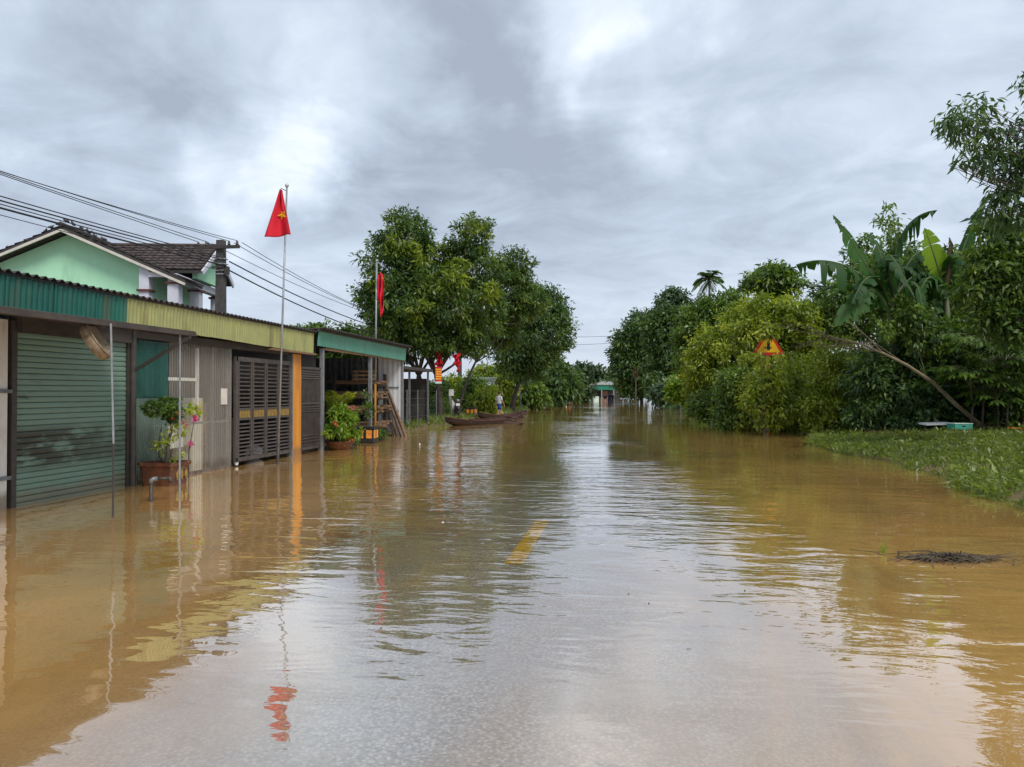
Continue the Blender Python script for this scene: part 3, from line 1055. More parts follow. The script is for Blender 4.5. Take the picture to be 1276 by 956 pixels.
for i in range(4):
    p3('wall_sheet', MB().corr((-8.46 - i * .86, 27.16 - .004 * (i % 2), .12), (-.88, 0, 0), (0, 0, 2.82), .2, .005, (0, -1, 0), .003), 'zinc' if i < 1 else 'grey_steel')  # inner sheets darker grey: shade inside the shed put into the colour
p3('girt', MB().box((-15, 27.12, 1.80), (-8.52, 27.148, 1.84)), 'grey_steel')
p3('girt', MB().box((-15, 27.12, .92), (-8.52, 27.148, .96)), 'grey_steel')
p3('floor', MB().box((-15, 19.75, -.3), (-8.75, 27.3, .03)), 'soil')

# stacked boards (each one can be lifted off)
rk = thing('plank_rack', 'dark timber rack holding the stacked boards inside the shed', 'rack', (-9.45, 25.75, 0))
rb = MB()
for xx in (-.75, .60):
    for yy in (-.75, .75):
        rb.box((xx - .05, yy - .05, -.1), (xx + .05, yy + .05, 2.3))
for zz in (.30, .86, 1.36, 1.86):
    for xx in (-.75, .60):
        rb.box((xx - .04, -.9, zz), (xx + .04, .9, zz + .06))
obj('rack_frame', rb, M['timber_dark'], rk)
pl0 = None
rr = random.Random(3)
for lev, cnt, lay in ((.36, 5, 4), (.92, 5, 4), (1.42, 5, 4), (1.92, 5, 2)):
    for q in range(lay):
        for c in range(cnt):
            if rr.random() < .06:
                continue
            if pl0 is None:
                pl0 = obj('plank', MB().box((-.85, -.12, 0), (.85, .12, .055)), M['wood'])
                o = pl0
            else:
                o = link(pl0.copy())
                if rr.random() < .3:
                    o = o
            o.location = (-9.52 + rr.uniform(-.15, .15), 25.10 + c * .31 + rr.uniform(-.02, .02), lev + q * .062 + .002)
            o.rotation_euler = (0, 0, rr.uniform(-.02, .02))
            tag(o, 'brown sawn board lying in the stack inside the dark shed', 'plank', 'boards stacked in the timber shed')
for q in range(3):
    o = obj('plank', MB().box((-.40, -.09, 0), (.40, .09, .06)), M['wood_pale'])
    o.location = (-9.10, 25.0 + .02 * q, 2.06 + q * .135)
    o.rotation_euler = (0, 0, .03 * (q - 1))
    tag(o, 'short pale %s board on top of the stack near leaning poles' % ('lowest', 'middle', 'uppermost')[q], 'plank', 'short pale boards on the stack')
    for xx in (-.33, .27):
        obj('spacer', MB().box((xx, -.08, -.073), (xx + .06, .08, -.002)), M['wood'], o)
# leaning poles
g_ = random.Random(11)
for q in range(9):
    bx_, by_ = -8.06 - q * .065, 26.6 + .03 * q + g_.uniform(-.1, .1)
    top = (-8.98 + g_.uniform(-.05, .06), by_ + .15, 1.85 + g_.uniform(-.35, .3) - q * .03)
    o = obj('leaning_pole', MB().tube(bend_path((0, 0, -.05), (top[0] - bx_, top[1] - by_, top[2]), 4, np.random.default_rng(q), .015), [.05, .048, .045, .04, .036], 7), M['wood_grey'] if q % 3 else M['wood'])
    o.location = (bx_, by_, .02)
    tag(o, 'grey brown pole leaning against the board stack at the shed end', 'pole', 'poles leaning in the shed')


def pinnate(mb_store, P, A, N, L, W, T, base, direc, length, arch, n, ll, lw, g, tint=.5):
    """one feather leaf: leaflets along an arching rib"""
    d = Vector(direc).normalized()
    pts = []
    for i in range(n + 1):
        t = i / n
        p = Vector(base) + d * length * t + Vector((0, 0, -arch * length * t * t))
        pts.append(p)
    for i in range(1, n + 1):
        tan = (pts[i] - pts[i - 1]).normalized()
        side = tan.cross(Vector((0, 0, 1)))
        side = side.normalized() if side.length > 1e-3 else Vector((1, 0, 0))
        t = i / n
        for s_ in (-1, 1):
            P.append(tuple(pts[i]))
            a = tan * .75 + side * s_ * .8 + Vector((0, 0, -.35 + g.uniform(-.2, .2)))
            A.append(tuple(a))
            N.append(tuple(Vector((0, 0, 1)) + side * s_ * .4))
            L.append(ll * (math.sin(PI * min(.97, .12 + t * .85)) ** .6) * g.uniform(.85, 1.1))
            W.append(lw)
            T.append(tint + g.uniform(-.15, .15))
    return pts


def frond(name, root, base, direc, length, arch, n, ll, lw, seed, leaf='leaf_palm', tint=.5, rib=.012):
    g = random.Random(seed)
    P, A, N, L, W, T = [], [], [], [], [], []
    pts = pinnate(None, P, A, N, L, W, T, base, direc, length, arch, n, ll, lw, g, tint)
    me = leaf_data(name, np.array(P), np.array(A), np.array(N), np.array(L), np.array(W), np.array(T), .05, .12)
    o = obj(name, me, M[leaf], root)
    obj('rib', MB().tube(pts, [rib * (1 - .8 * i / n) for i in range(n + 1)], 5), M['stem_green'], o)
    return o


ar = thing('areca_plant', 'bushy green palm plant standing in the shed opening', 'plant', (-9.15, 22.5, 0))
obj('pot', MB().lathe([(.001, 0), (.2, 0), (.26, .42), (.28, .45), (.24, .45), (.22, .38), (.001, .36)], (0, 0, 0), 18), M['black_plastic'], ar, smooth=True)
for i in range(16):
    a = i * 2.4
    e = .9 + .5 * ((i * 7) % 5) / 5
    frond('frond', ar, (.05 * math.cos(a), .05 * math.sin(a), .95), (math.cos(a) * .5, math.sin(a) * .5, e), 1.1 + .1 * (i % 3), .36, 18, .36, .035, i, tint=.75, leaf='leaf_olive')


def potted(pname, plabel, cat, loc, prof, mat, sx=1, sy=1, n=20, group=None, rim=True):
    t = thing(pname, plabel, cat, loc, 0, group)
    obj('pot_body', MB().lathe(prof, (0, 0, 0), n, sx, sy), M[mat], t, smooth=True)
    return t


# brown planter with the small tree
bp_ = thing('brown_planter', 'glazed brown planter with gold pattern beside the green shutter', 'planter', (-8.02, 12.02, 0), R(4))
bh = .40
pb = MB()
oct_ = [(-.27, -.30), (.27, -.30), (.33, -.24), (.33, .24), (.27, .30), (-.27, .30), (-.33, .24), (-.33, -.24)]
ringz = [(.80, -.1), (.86, .05), (.95, .30), (.98, .33), (1.06, .345), (1.06, .40), (.96, .40), (.94, .34)]
o = 0
for s_, z in ringz:
    pb.v += [(x * s_, y_ * s_, z) for x, y_ in oct_]
for i in range(len(ringz) - 1):
    for k in range(8):
        pb.f.append((i * 8 + k, i * 8 + (k + 1) % 8, (i + 1) * 8 + (k + 1) % 8, (i + 1) * 8 + k))
pb.f.append(tuple(range(8))[::-1])
obj('planter_body', pb, M['terracotta'], bp_)
obj('soil', MB().add([(x * .94, y_ * .94, .345) for x, y_ in oct_], [tuple(range(8))]), M['soil'], bp_)
fl = MB()
for yy in (-.14, 0, .14):
    fl.box((.300, yy - .035, .14), (.318, yy + .035, .24))
    fl.box((.300, yy - .012, .10), (.316, yy + .012, .28))
obj('gold_pattern', fl, M['gold'], bp_)
bt = thing('bonsai_tree', 'small dark bonsai tree with flat leafy crown in the brown planter', 'bonsai', (-8.02, 12.02, .34))
obj('trunk', MB().tube([(0, 0, -.05), (.02, .05, .15), (.0, .08, .38), (.03, .14, .62), (.02, .18, .85)], [.05, .038, .03, .024, .014], 8)
    .tube([(0, .02, 0), (-.02, -.12, .16), (.0, -.16, .45), (.0, -.1, .7)], [.03, .022, .016, .008], 6)
    .tube([(.02, .28, .75), (0, .05, .95), (0, -.2, 1.02)], [.02, .015, .008], 6), M['bark'], bt, smooth=True)
obj('crown', crown_mesh('bonsai_crown', [(0, -.18, 1.0, .2, .26, .12), (0, .12, 1.02, .22, .22, .14), (0, .24, .86, .14, .12, .14), (0, -.36, .98, .15, .16, .10), (0, .03, 1.07, .15, .18, .08)],
                         5, 135, 22, .075, .06, .04, tint=.30, droop=.1), M['leaf_bush'], bt, kind='stuff')
obj('low_foliage', crown_mesh('bonsai_low', [(0, .2, .18, .15, .15, .2), (0, -.2, .3, .12, .12, .22), (0, .05, .5, .12, .2, .2)], 6, 22, 11, .07, .07, .04, tint=.7, droop=.1), M['leaf_olive'], bt, kind='stuff')
obj('blossom', crown_mesh('bonsai_bloom', [(.15, .05, .88, .06, .1, .06), (.15, .30, .72, .05, .05, .05)], 9, 5, 7, .03, .04, .03), M['petal_red'], bt, kind='stuff')
bg_ = thing('bougainvillea', 'thin bougainvillea stem with two magenta blooms behind the awning post', 'flowering plant', (-8.15, 12.95, 0))
obj('stem', MB().tube([(0, 0, -.2), (.03, -.05, .5), (.1, -.02, 1.0), (.12, .03, 1.25)], [.012, .01, .007, .004], 6).tube([(.03, -.05, .5), (.1, -.1, .62)], [.006, .003], 5), M['bark'], bg_)
obj('bloom', crown_mesh('bloom', [(.12, .0, 1.12, .04, .06, .05)], 3, 7, 7, .035, .05, .04), M['petal'], bg_, kind='stuff')
obj('bloom', crown_mesh('bloom', [(.1, -.1, .66, .03, .04, .04)], 4, 4, 7, .03, .045, .035), M['petal'], bg_, kind='stuff')
obj('foliage', crown_mesh('bg_leaf', [(.08, .05, 1.3, .12, .16, .1), (.02, -.3, .9, .1, .15, .25)], 8, 16, 9, .08, .09, .05, tint=.75), M['leaf_olive'], bg_, kind='stuff')

# low pot with flowering bush
lp = potted('clay_bowl', 'wide dark clay bowl in front of the side gate', 'pot', (-8.1, 20.25, 0), [(.001, -.1), (.22, -.1), (.36, .14), (.40, .22), (.42, .24), (.36, .24), (.32, .18), (.001, .17)], 'terracotta')
fb = thing('flowering_shrub', 'bright green leafy shrub with pink bloom in the clay bowl', 'shrub', (-8.1, 20.25, .15))
obj('stem', MB().tube([(0, 0, 0), (.03, .05, .4), (0, .2, .9)], [.03, .022, .01], 6).tube([(0, 0, 0), (0, -.2, .4), (.1, -.4, .6)], [.022, .015, .006], 6)
    .tube([(0, .1, .5), (.1, .5, .85), (.1, .7, .95)], [.012, .008, .005], 5), M['stem_green'], fb)
obj('foliage', crown_mesh('shrub_leaf', [(.05, .1, .75, .38, .45, .22), (.05, -.35, .4, .35, .35, .2), (.05, .2, .3, .4, .5, .22), (.05, .65, .85, .2, .3, .1), (.0, 0, .95, .25, .3, .12)], 12, 120, 15, .13, .15, .07, tint=.55, tvar=.22, droop=.15), M['leaf_bright'], fb, kind='stuff')
obj('bloom', crown_mesh('pink_bloom', [(.15, .35, 1.0, .1, .16, .07)], 14, 14, 9, .06, .08, .06, tint=.9), M['petal'], fb, kind='stuff')
obj('bloom', crown_mesh('red_bloom', [(.35, -.02, .12, .06, .07, .06), (.1, -.6, .62, .05, .05, .05)], 15, 7, 8, .04, .07, .05), M['petal_red'], fb, kind='stuff')


def black_planter(loc, label, group, rz=0):
    t = thing('black_planter', label, 'planter', loc, rz, group)
    obj('planter_body', MB().box((-.28, -.28, .02), (.28, .28, .50)).box((-.31, -.31, .46), (.31, .31, .52)).box((-.2, -.2, -.25), (.2, .2, .02)), M['black_plastic'], t)
    for s_ in (-1, 1):
        obj('orange_panel', MB().box((.281, s_ * .14 - .09, .16), (.29, s_ * .14 + .09, .42)), M['orange_panel'], t)
        obj('orange_panel', MB().box((s_ * .14 - .09, -.29, .16), (s_ * .14 + .09, -.281, .42)), M['orange_panel'], t)
    return t


black_planter((-8.3, 23.1, 0), 'black planter with orange panels standing before the shed post', 'black planters with orange panels', .05)
tp = thing('thin_potted_plant', 'thin sparse young plant growing in the black planter by the shed', 'plant', (-8.3, 23.1, .5))
obj('stem', MB().tube([(0, 0, -.05), (.02, -.1, .5), (0, -.12, 1.15)], [.015, .011, .005], 6).tube([(0, .1, -.05), (0, .15, .8)], [.012, .005], 6), M['bark'], tp)
obj('foliage', crown_mesh('thin_leaf', [(0, -.1, .9, .15, .16, .35), (0, .15, .55, .14, .14, .3)], 21, 22, 10, .1, .13, .05, tint=.4), M['leaf_bush'], tp, kind='stuff')
black_planter((-9.7, 46.0, .17), 'black planter with orange panels on bank right of the motorbike', 'black planters with orange panels', -.15)
for i, (dx, dy) in enumerate(((-8.35, 21.6), (-8.5, 22.2), (-8.45, 24.6))):
    t = thing('low_pot_plant', ('small leafy plant between clay bowl and black planter', 'dark small plant directly left of the black planter', 'low dark plant right of the black planter by shed post')[i], 'plant', (dx, dy, 0), 0, 'small plants along the shed front')
    obj('pot', MB().lathe([(.001, -.15), (.14, -.15), (.18, .10), (.19, .12), (.001, .1)], (0, 0, 0), 14), M['black_plastic'], t, smooth=True)
    obj('foliage', crown_mesh('lpp', [(0, 0, .25, .3, .3, .16)], 30 + i, 26, 12, .1, .13, .06, tint=.35), M['leaf_bush'], t, kind='stuff')

# ------------------------------------------------------------------ flags
STAR = [(math.sin(i * PI / 5) * (1 if i % 2 == 0 else .40), math.cos(i * PI / 5) * (1 if i % 2 == 0 else .40)) for i in range(10)]


def cloth(S_, nu, nv, th=.006):
    mb = MB()
    for side in (0, 1):
        for j in range(nv + 1):
            for i in range(nu + 1):
                p = Vector(S_(i / nu, j / nv))
                if side:
                    p = p - cloth_n(S_, i / nu, j / nv) * th
                mb.v.append(tuple(p))
    o2_ = (nu + 1) * (nv + 1)
    ix = lambda i, j: j * (nu + 1) + i
    for j in range(nv):
        for i in range(nu):
            q = (ix(i, j), ix(i + 1, j), ix(i + 1, j + 1), ix(i, j + 1))
            mb.f.append(q)
            mb.f.append(tuple(o2_ + k for k in q)[::-1])
    for i in range(nu):
        for j in (0, nv):
            mb.f.append((ix(i, j), ix(i + 1, j), o2_ + ix(i + 1, j), o2_ + ix(i, j)))
    for j in range(nv):
        for i in (0, nu):
            mb.f.append((ix(i, j), ix(i, j + 1), o2_ + ix(i, j + 1), o2_ + ix(i, j)))
    return mb


def cloth_n(S_, u, v):
    e = .01
    a = Vector(S_(min(1, u + e), v)) - Vector(S_(max(0, u - e), v))
    b = Vector(S_(u, min(1, v + e))) - Vector(S_(u, max(0, v - e)))
    n = a.cross(b)
    return n.normalized() if n.length > 1e-9 else Vector((0, -1, 0))


def flag(name, label, S_, root_loc, star=None, group='red flags on poles and trees'):
    t = obj(name, cloth(S_, 22, 26), M['flag_red'], smooth=True)
    t.location = root_loc
    tag(t, label, 'flag', group)
    if star:
        u0, v0, ru, rv, rot = star
        st = MB()
        for side in (.004, -.010):
            ring = []
            for x, y_ in STAR:
                c, s_ = math.cos(rot), math.sin(rot)
                u, v = u0 + (x * c - y_ * s_) * ru, v0 - (x * s_ + y_ * c) * rv
                ring.append(Vector(S_(u, v)) + cloth_n(S_, u, v) * side)
            cpt = Vector(S_(u0, v0)) + cloth_n(S_, u0, v0) * side
            o_ = len(st.v)
            st.v += [tuple(p) for p in ring] + [tuple(cpt)]
            for i in range(10):
                st.f.append((o_ + i, o_ + (i + 1) % 10, o_ + 10))
        obj('star', st, M['star_yellow'], t)
    return t


# first pole: thin, leaning, with a short arm at the top
B1 = on_level(346, 578)
T1 = at(357.5, 233, 16.9)
fp = thing('flagpole', 'tall thin leaning flagpole in the water before the lattice gate', 'flagpole', B1, 0, 'flagpoles along the shops')
d1 = T1 - B1
lo1 = d1 * (-.06)
obj('pole', MB().tube([d1 * .07, d1 * .5, d1], [.026, .023, .019], 10), M['galv'], fp, smooth=True)
obj('pole_foot', MB().tube([lo1, d1 * .072], [.034, .033], 10), M['dark_metal'], fp, smooth=True)
obj('finial', MB().ball(d1 + Vector((0, 0, .03)), .045, 10, 6), M['band'], fp, smooth=True)
arm_e = at(350, 234.5, 16.85) - B1
obj('arm', MB().tube([d1 * .985, arm_e + Vector((0, 0, .0)), arm_e + Vector((0, 0, -.10))], .012, 6), M['galv'], fp)
RTs = RT.copy()
FL = at(350, 237, 16.8)
sc_ = 16.8 / FPX


def S1(u, v):
    # hangs from a point: narrow at the top, spreading into folds
    xl = (0 - 19 * v ** .92)
    xr = (1.5 + 12.8 * v ** 1.0)
    x = xl + (xr - xl) * u
    y_ = 58.5 * v - 3.0 * v * (u - .2) ** 1 + 1.0 * math.sin(u * 7) * v
    fold = .085 * math.sin(u * 7.5 + .6) * (.25 + v) + .06 * (1 - v) * math.sin(u * 12)
    p = RTs * (x * sc_) + Vector((0, 0, -y_ * sc_)) - FW * fold
    return p


flag('flag', 'red flag with gold star hanging from the tall leaning pole', S1, FL, (.66, .545, .36, .115, .35))

B2 = Vector((-8.12, 25.0, 0))
fp2 = thing('flagpole', 'flagpole with ochre lower part standing before the teal shed', 'flagpole', B2, 0, 'flagpoles along the shops')
T2 = at(469.5, 326, 26.3) - B2
B2b = at(467.5, 545, 26.0) - B2
obj('pole', MB().tube([(B2b.x, B2b.y, 1.9), T2], [.036, .03], 10), M['galv'], fp2, smooth=True)
obj('pole_foot', MB().tube([(B2b.x, B2b.y, -.3), (B2b.x, B2b.y, 1.92)], [.042, .04], 10), M['ochre'], fp2, smooth=True)
obj('cap', MB().ball(T2 + Vector((0, 0, .03)), .05, 10, 6), M['band'], fp2, smooth=True)
F2 = at(474, 341, 26.2)
s2c = 26.2 / FPX


def S2(u, v):
    w = 1.2 + 6.3 * math.sin(PI * min(1, v * .9 + .12)) ** .6
    c = .3 * math.sin(v * 9) + 1.2 * v
    x = (c - w * .45 + w * u) if v > .0 else 0
    return RTs * (x * s2c) + Vector((0, 0, -(53 * v + 1.5 * math.sin(u * 6)) * s2c)) - FW * (.09 * math.sin(u * 11 + v * 5) + .05 * math.sin(v * 14))


flag('flag', 'limp red flag hanging narrow beside the shed flagpole', S2, F2, (.95, .14, .25, .05, .2))

# ------------------------------------------------------------------ mint house behind the shops
H0 = at(82, 283, 25.0)
PH = R(11.5)
hs = thing('mint_house', 'mint green house with brown tiled roof and white porch pillars behind shops', 'house', (H0.x, H0.y, 0), PH)
ZR, SL = H0.z, math.tan(R(23.6))


def hp(name, mb, mat, parent=hs, **kw):
    return obj(name, mb, M[mat], parent, **kw)


zr = ZR - .18
wl = 2.75
hp('wall', MB().prism([(-3.75, -.2), (wl, -.2), (wl, zr - wl * SL), (0, zr), (-3.75, zr - 3.75 * SL)], lambda u, v, w: (u, w + .25, v), .2)
   .box((wl - .2, .45, -.2), (wl, 4.2, zr - wl * SL - .02)).box((-3.75, .45, -.2), (-3.55, 4.2, zr - 3.75 * SL - .02)).box((-3.55, 4.0, -.2), (wl - .2, 4.2, zr - 1.8)), 'mint_wall')
# tiled main roof: two slopes of overlapping tile courses


def tile_slope(p, across, down, rows, pitch, amp, nrm):
    mb = MB()
    p, across, down, nrm = Vector(p), Vector(across), Vector(down), Vector(nrm).normalized()
    n = int(across.length / pitch) * 4
    for r_ in range(rows):
        a = p + down * (r_ / rows)
        b = p + down * ((r_ + 1.12) / rows)
        o_ = len(mb.v)
        for i in range(n + 1):
            t = i / n
            h = amp * abs(math.sin(t * across.length / pitch * PI))
            mb.v.append(tuple(a + across * t + nrm * (h - .012)))
            mb.v.append(tuple(b + across * t + nrm * (h * .8 + .03)))
            mb.v.append(tuple(b + across * t + nrm * (h * .6 - .01)))
        for i in range(n):
            q = o_ + 3 * i
            mb.f.append((q, q + 1, q + 4, q + 3))
            mb.f.append((q + 1, q + 2, q + 5, q + 4))
    return mb


ev = 4.05
nr = Vector((SL, 0, 1)).normalized()
rf = hp('roof', MB().prism([(0, ZR - .13), (0, ZR - .02), (-ev, ZR - .02 - ev * SL), (-ev, ZR - .13 - ev * SL)], lambda u, v, w: (u, w - .28, v), 4.7).prism([(0.002, ZR - .13), (ev, ZR - .13 - ev * SL), (ev, ZR - .02 - ev * SL), (0.002, ZR - .02)], lambda u, v, w: (u, w - .28, v), 1.55), 'roof_edge')
hp('roof_tiles', tile_slope((0, -.30, ZR), (0, 1.6, 0), (ev, 0, -ev * SL), 14, .22, .02, nr), 'roof_tile', rf, kind='stuff')
hp('roof_tiles', tile_slope((0, -.30, ZR), (0, 4.7, 0), (-ev, 0, -ev * SL), 14, .22, .02, Vector((-SL, 0, 1))), 'roof_tile', rf, kind='stuff')
hp('ridge_cap', MB().tube([(0, -.34, ZR + .02), (0, 4.4, ZR + .02)], .09, 8), 'roof_tile', rf)
for s_ in (-1, 1):
    hp('barge_board', MB().bar((0, -.30, ZR - .17), (s_ * ev, -.30, ZR - .17 - ev * SL), .05, .085, (0, 0, 1)), 'cream_trim', rf)
# cross gable over the porch
GY, GW, GF = 2.55, 1.45, 4.15
gz_r = ZR - .14
sl2 = math.tan(R(34))
xr0 = .2


def gable_pts(u, v, w):
    return (GF - .25 - w, GY + u, v)


hp('gable_wall', MB().prism([(-GW + .1, ZR - 1.52), (GW - .1, ZR - 1.52), (GW - .1, gz_r - GW * sl2 - .02), (0, gz_r - .1), (-GW + .1, gz_r - GW * sl2 - .02)], gable_pts, .18), 'mint_wall')
hp('gable_roof', MB().prism([(0, gz_r - .12), (GW + .2, gz_r - .12 - (GW + .2) * sl2), (GW + .2, gz_r - (GW + .2) * sl2), (0, gz_r), (-GW - .2, gz_r - (GW + .2) * sl2), (-GW - .2, gz_r - .12 - (GW + .2) * sl2)],
                            lambda u, v, w: (GF - w, GY + u, v), 3.9), 'roof_edge')
hp('gable_tiles', tile_slope((xr0, GY, gz_r + .02), (GF - xr0, 0, 0), (0, -GW - .2, -(GW + .2) * sl2), 9, .24, .035, (0, -sl2, 1)), 'roof_tile', kind='stuff')
hp('gable_tiles', tile_slope((xr0, GY, gz_r + .02), (GF - xr0, 0, 0), (0, GW + .2, -(GW + .2) * sl2), 9, .24, .035, (0, sl2, 1)), 'roof_tile', kind='stuff')
hp('gable_ridge', MB().tube([(xr0, GY, gz_r + .05), (GF + .02, GY, gz_r + .05)], .075, 8), 'roof_tile')
for s_ in (-1, 1):
    hp('barge_board', MB().bar((GF + .03, GY, gz_r - .10), (GF + .03, GY + s_ * (GW + .22), gz_r - .10 - (GW + .22) * sl2), .06, .16), 'lilac_paint')
ze = ZR - 1.78
hp('porch_beam', MB().box((3.45, -.2, ze - .02), (3.75, 4.2, ze + .22)).box((2.80, -.2, ze + .1), (3.44, -.02, ze + .22)), 'lilac_paint')
hp('porch_ceiling', MB().box((wl + .02, -.18, ze + .23), (3.44, 4.2, ze + .27)), 'cream_trim')
for (px_, py_, pw) in ((wl - .12, .02, .16), (3.6, 0.0, .18), (3.6, 1.9, .17), (3.6, 4.0, .17)):
    zt = ze + (.42 if px_ < 3 else -.03)
    hp('pillar', MB().box((px_ - pw, py_ - pw, -.2), (px_ + pw, py_ + pw, zt)), 'lilac_paint')
    hp('pillar_capital', MB().box((px_ - pw - .06, py_ - pw - .06, zt - (.80 if px_ < 3 else .1)), (px_ + pw + .06, py_ + pw + .06, zt - (.73 if px_ < 3 else .03))), 'maroon')
fr_w = hp('window', MB().box((wl, .7, 2.6), (wl + .05, 2.5, 4.75)), 'maroon')
hp('pane', MB().box((wl + .05, .8, 2.7), (wl + .06, 1.55, 4.65)).box((wl + .05, 1.65, 2.7), (wl + .06, 2.4, 4.65)), 'interior', fr_w)
hp('door', MB().box((wl, 2.8, 2.0), (wl + .05, 3.9, 4.6)), 'maroon')
# pigeons along the tiles
pg0 = None
for i, (px, py) in enumerate(((10, 310), (35, 299), (57, 288), (64, 283), (73, 279), (82, 275), (91, 279), (108, 287), (112, 290), (118, 294), (129, 298), (101, 284), (258, 303))):
    p = at(px, py + 1.0, 24.7 if px < 200 else 26.5)
    g = random.Random(i)
    if pg0 is None:
        t = thing('pigeon', '', 'bird', p, g.uniform(0, 6))
        obj('body', MB().tube([(-.19, 0, -.03), (-.10, 0, 0), (0, 0, .05), (.08, 0, .10), (.11, 0, .15), (.14, 0, .17)], [.015, .05, .075, .05, .035, .02], 8).tube([(.15, 0, .17), (.185, 0, .16)], [.012, .003], 5), M['bird'], t, smooth=True)
        for s_ in (-1, 1):
            obj('wing', MB().ball((-.05, s_ * .06, .04), .06, 8, 6, (1.9, .4, .7)), M['bird'], t, smooth=True)
            obj('leg', MB().tube([(.01, s_ * .03, -.09), (.01, s_ * .03, 0)], .008, 5), M['bird'], t)
        pg0 = t
    else:
        t = copy_tree(pg0)
        t.location = p
        t.rotation_euler.z = g.uniform(0, 6)
    t.scale = (.62, .62, .62)
    lab = ['dark pigeon lowest on the left roof slope of mint house', 'dark pigeon second up the left roof slope', 'pigeon below the close pair on the left roof slope',
           'pigeon lower of the pair left of the roof peak', 'pigeon upper of the pair left of the roof peak', 'pigeon standing on the very peak of mint house roof',
           'pigeon just right of the roof peak', 'pigeon upper in the cluster on the right roof slope', 'pigeon middle of the cluster on the right roof slope',
           'pigeon lower in the cluster on the right roof slope', 'lone pigeon lowest on the right roof slope', 'pigeon between the peak and the right slope cluster',
           'pigeon on the cross gable ridge beside the utility pole'][i]
    tag(t, lab, 'bird', 'pigeons on the mint house roof')

# ------------------------------------------------------------------ utility poles and cables
UPX, UPY = -12.95, 22.3
pole_parts = {}


def utility_pole(loc, label, h):
    t = thing('utility_pole', label, 'utility pole', loc, 0, 'poles of the power line')
    obj('shaft', MB().add([(-.17, -.14, -.3), (.17, -.14, -.3), (.17, .14, -.3), (-.17, .14, -.3), (-.115, -.105, h), (.115, -.105, h), (.115, .105, h), (-.115, .105, h)],
                          [(0, 3, 2, 1), (4, 5, 6, 7), (0, 1, 5, 4), (1, 2, 6, 5), (2, 3, 7, 6), (3, 0, 4, 7)]), M['concrete_pole'], t)
    obj('crossarm', MB().box((-.78, -.19, h - .30), (.72, -.112, h - .20)), M['dark_metal'], t)
    for x in (-.70, -.42, .36, .64):
        obj('insulator', MB().lathe([(.001, 0), (.045, 0), (.05, .05), (.03, .07), (.045, .10), (.02, .14), (.001, .14)], (x, -.15, h - .2), 10), M['ceramic'], t, smooth=True)
    for zz in (.62, .78, 1.0, 1.12):
        obj('strap', MB().box((-.17, -.14, h - zz), (.17, .14, h - zz + .03)), M['band'], t)
    obj('bracket', MB().box((-.24, -.16, h - .92), (.26, -.13, h - .86)).box((.2, -.16, h - 1.1), (.25, .1, h - .85)), M['dark_metal'], t)
    return t


UH = at(275, 299, 24).z
utility_pole((UPX, UPY, 0), 'dark concrete utility pole with crossarm beside the mint house', UH)
utility_pole((UPX - .3, UPY + 36, 0), 'far concrete utility pole hidden among the left trees', UH + .3)


def cable(p, q, sag, r_, label, group):
    n = 22
    p, q = Vector(p), Vector(q)
    pts = [p + (q - p) * (i / n) + Vector((0, 0, -4 * sag * (i / n) * (1 - i / n))) for i in range(n + 1)]
    o = obj('power_cable', MB().tube([x - p for x in pts], r_, 5), M['cable'])
    o.location = p
    return tag(o, label, 'cable', group)


BY = UPY - 36
grp = 'cables strung between the utility poles'
for (x, dz, sag, r_, lab) in ((-.70, -.06, .09, .011, 'uppermost cable of the upper pair left of the pole'), (-.42, -.06, .18, .011, 'second cable of the upper pair left of the pole'),
                              (.36, -.06, .50, .010, 'upper cable of the middle pair left of the pole'), (.64, -.06, .63, .010, 'lower cable of the middle pair left of the pole'),
                              (.16, -.60, .38, .014, 'highest cable of the thick dark bundle above mint house'), (.18, -.66, .43, .018, 'second cable of the thick dark bundle above mint house'),
                              (.19, -.76, .40, .012, 'third cable of the thick dark bundle above mint house'), (.2, -.84, .40, .024, 'lowest thickest cable of the bundle above mint house'),
                              (.16, -1.02, .34, .009, 'thin lowest cable crossing the mint house peak')):
    cable((UPX + x, UPY - .15, UH + dz), (UPX + x - .1, BY, UH + dz + .1), sag, r_, lab, grp)
for (x, dz, sag, r_, lab) in ((-.42, -.06, .8, .011, 'highest cable running right from the pole toward trees'), (.36, -.06, 1.0, .011, 'second cable running right from the pole toward trees'),
                              (.64, -.06, 1.1, .011, 'third cable running right from the pole toward trees'), (.2, -.66, 1.0, .022, 'thick upper cable running right from the pole bracket'),
                              (.2, -.95, 1.1, .024, 'thick lower cable running right from the pole bracket')):
    cable((UPX + x, UPY + .15, UH + dz), (UPX + x - .3, UPY + 36, UH + dz + .3), sag, r_, lab, grp)
for (a, b, lab) in (((560, 414), (900, 409), 'highest faint cable crossing over the road far away'), ((560, 428), (900, 414), 'middle faint cable crossing over the road far away'),
                    ((600, 455), (900, 453), 'lowest faint cable crossing over the road far away')):
    cable(at(*a, 100), at(*b, 100), .9, .022, lab, 'cables crossing over the road')

# ------------------------------------------------------------------ trees on the left


def ground_at(x, y):
    return Vector((x, y, gz(x, y)))


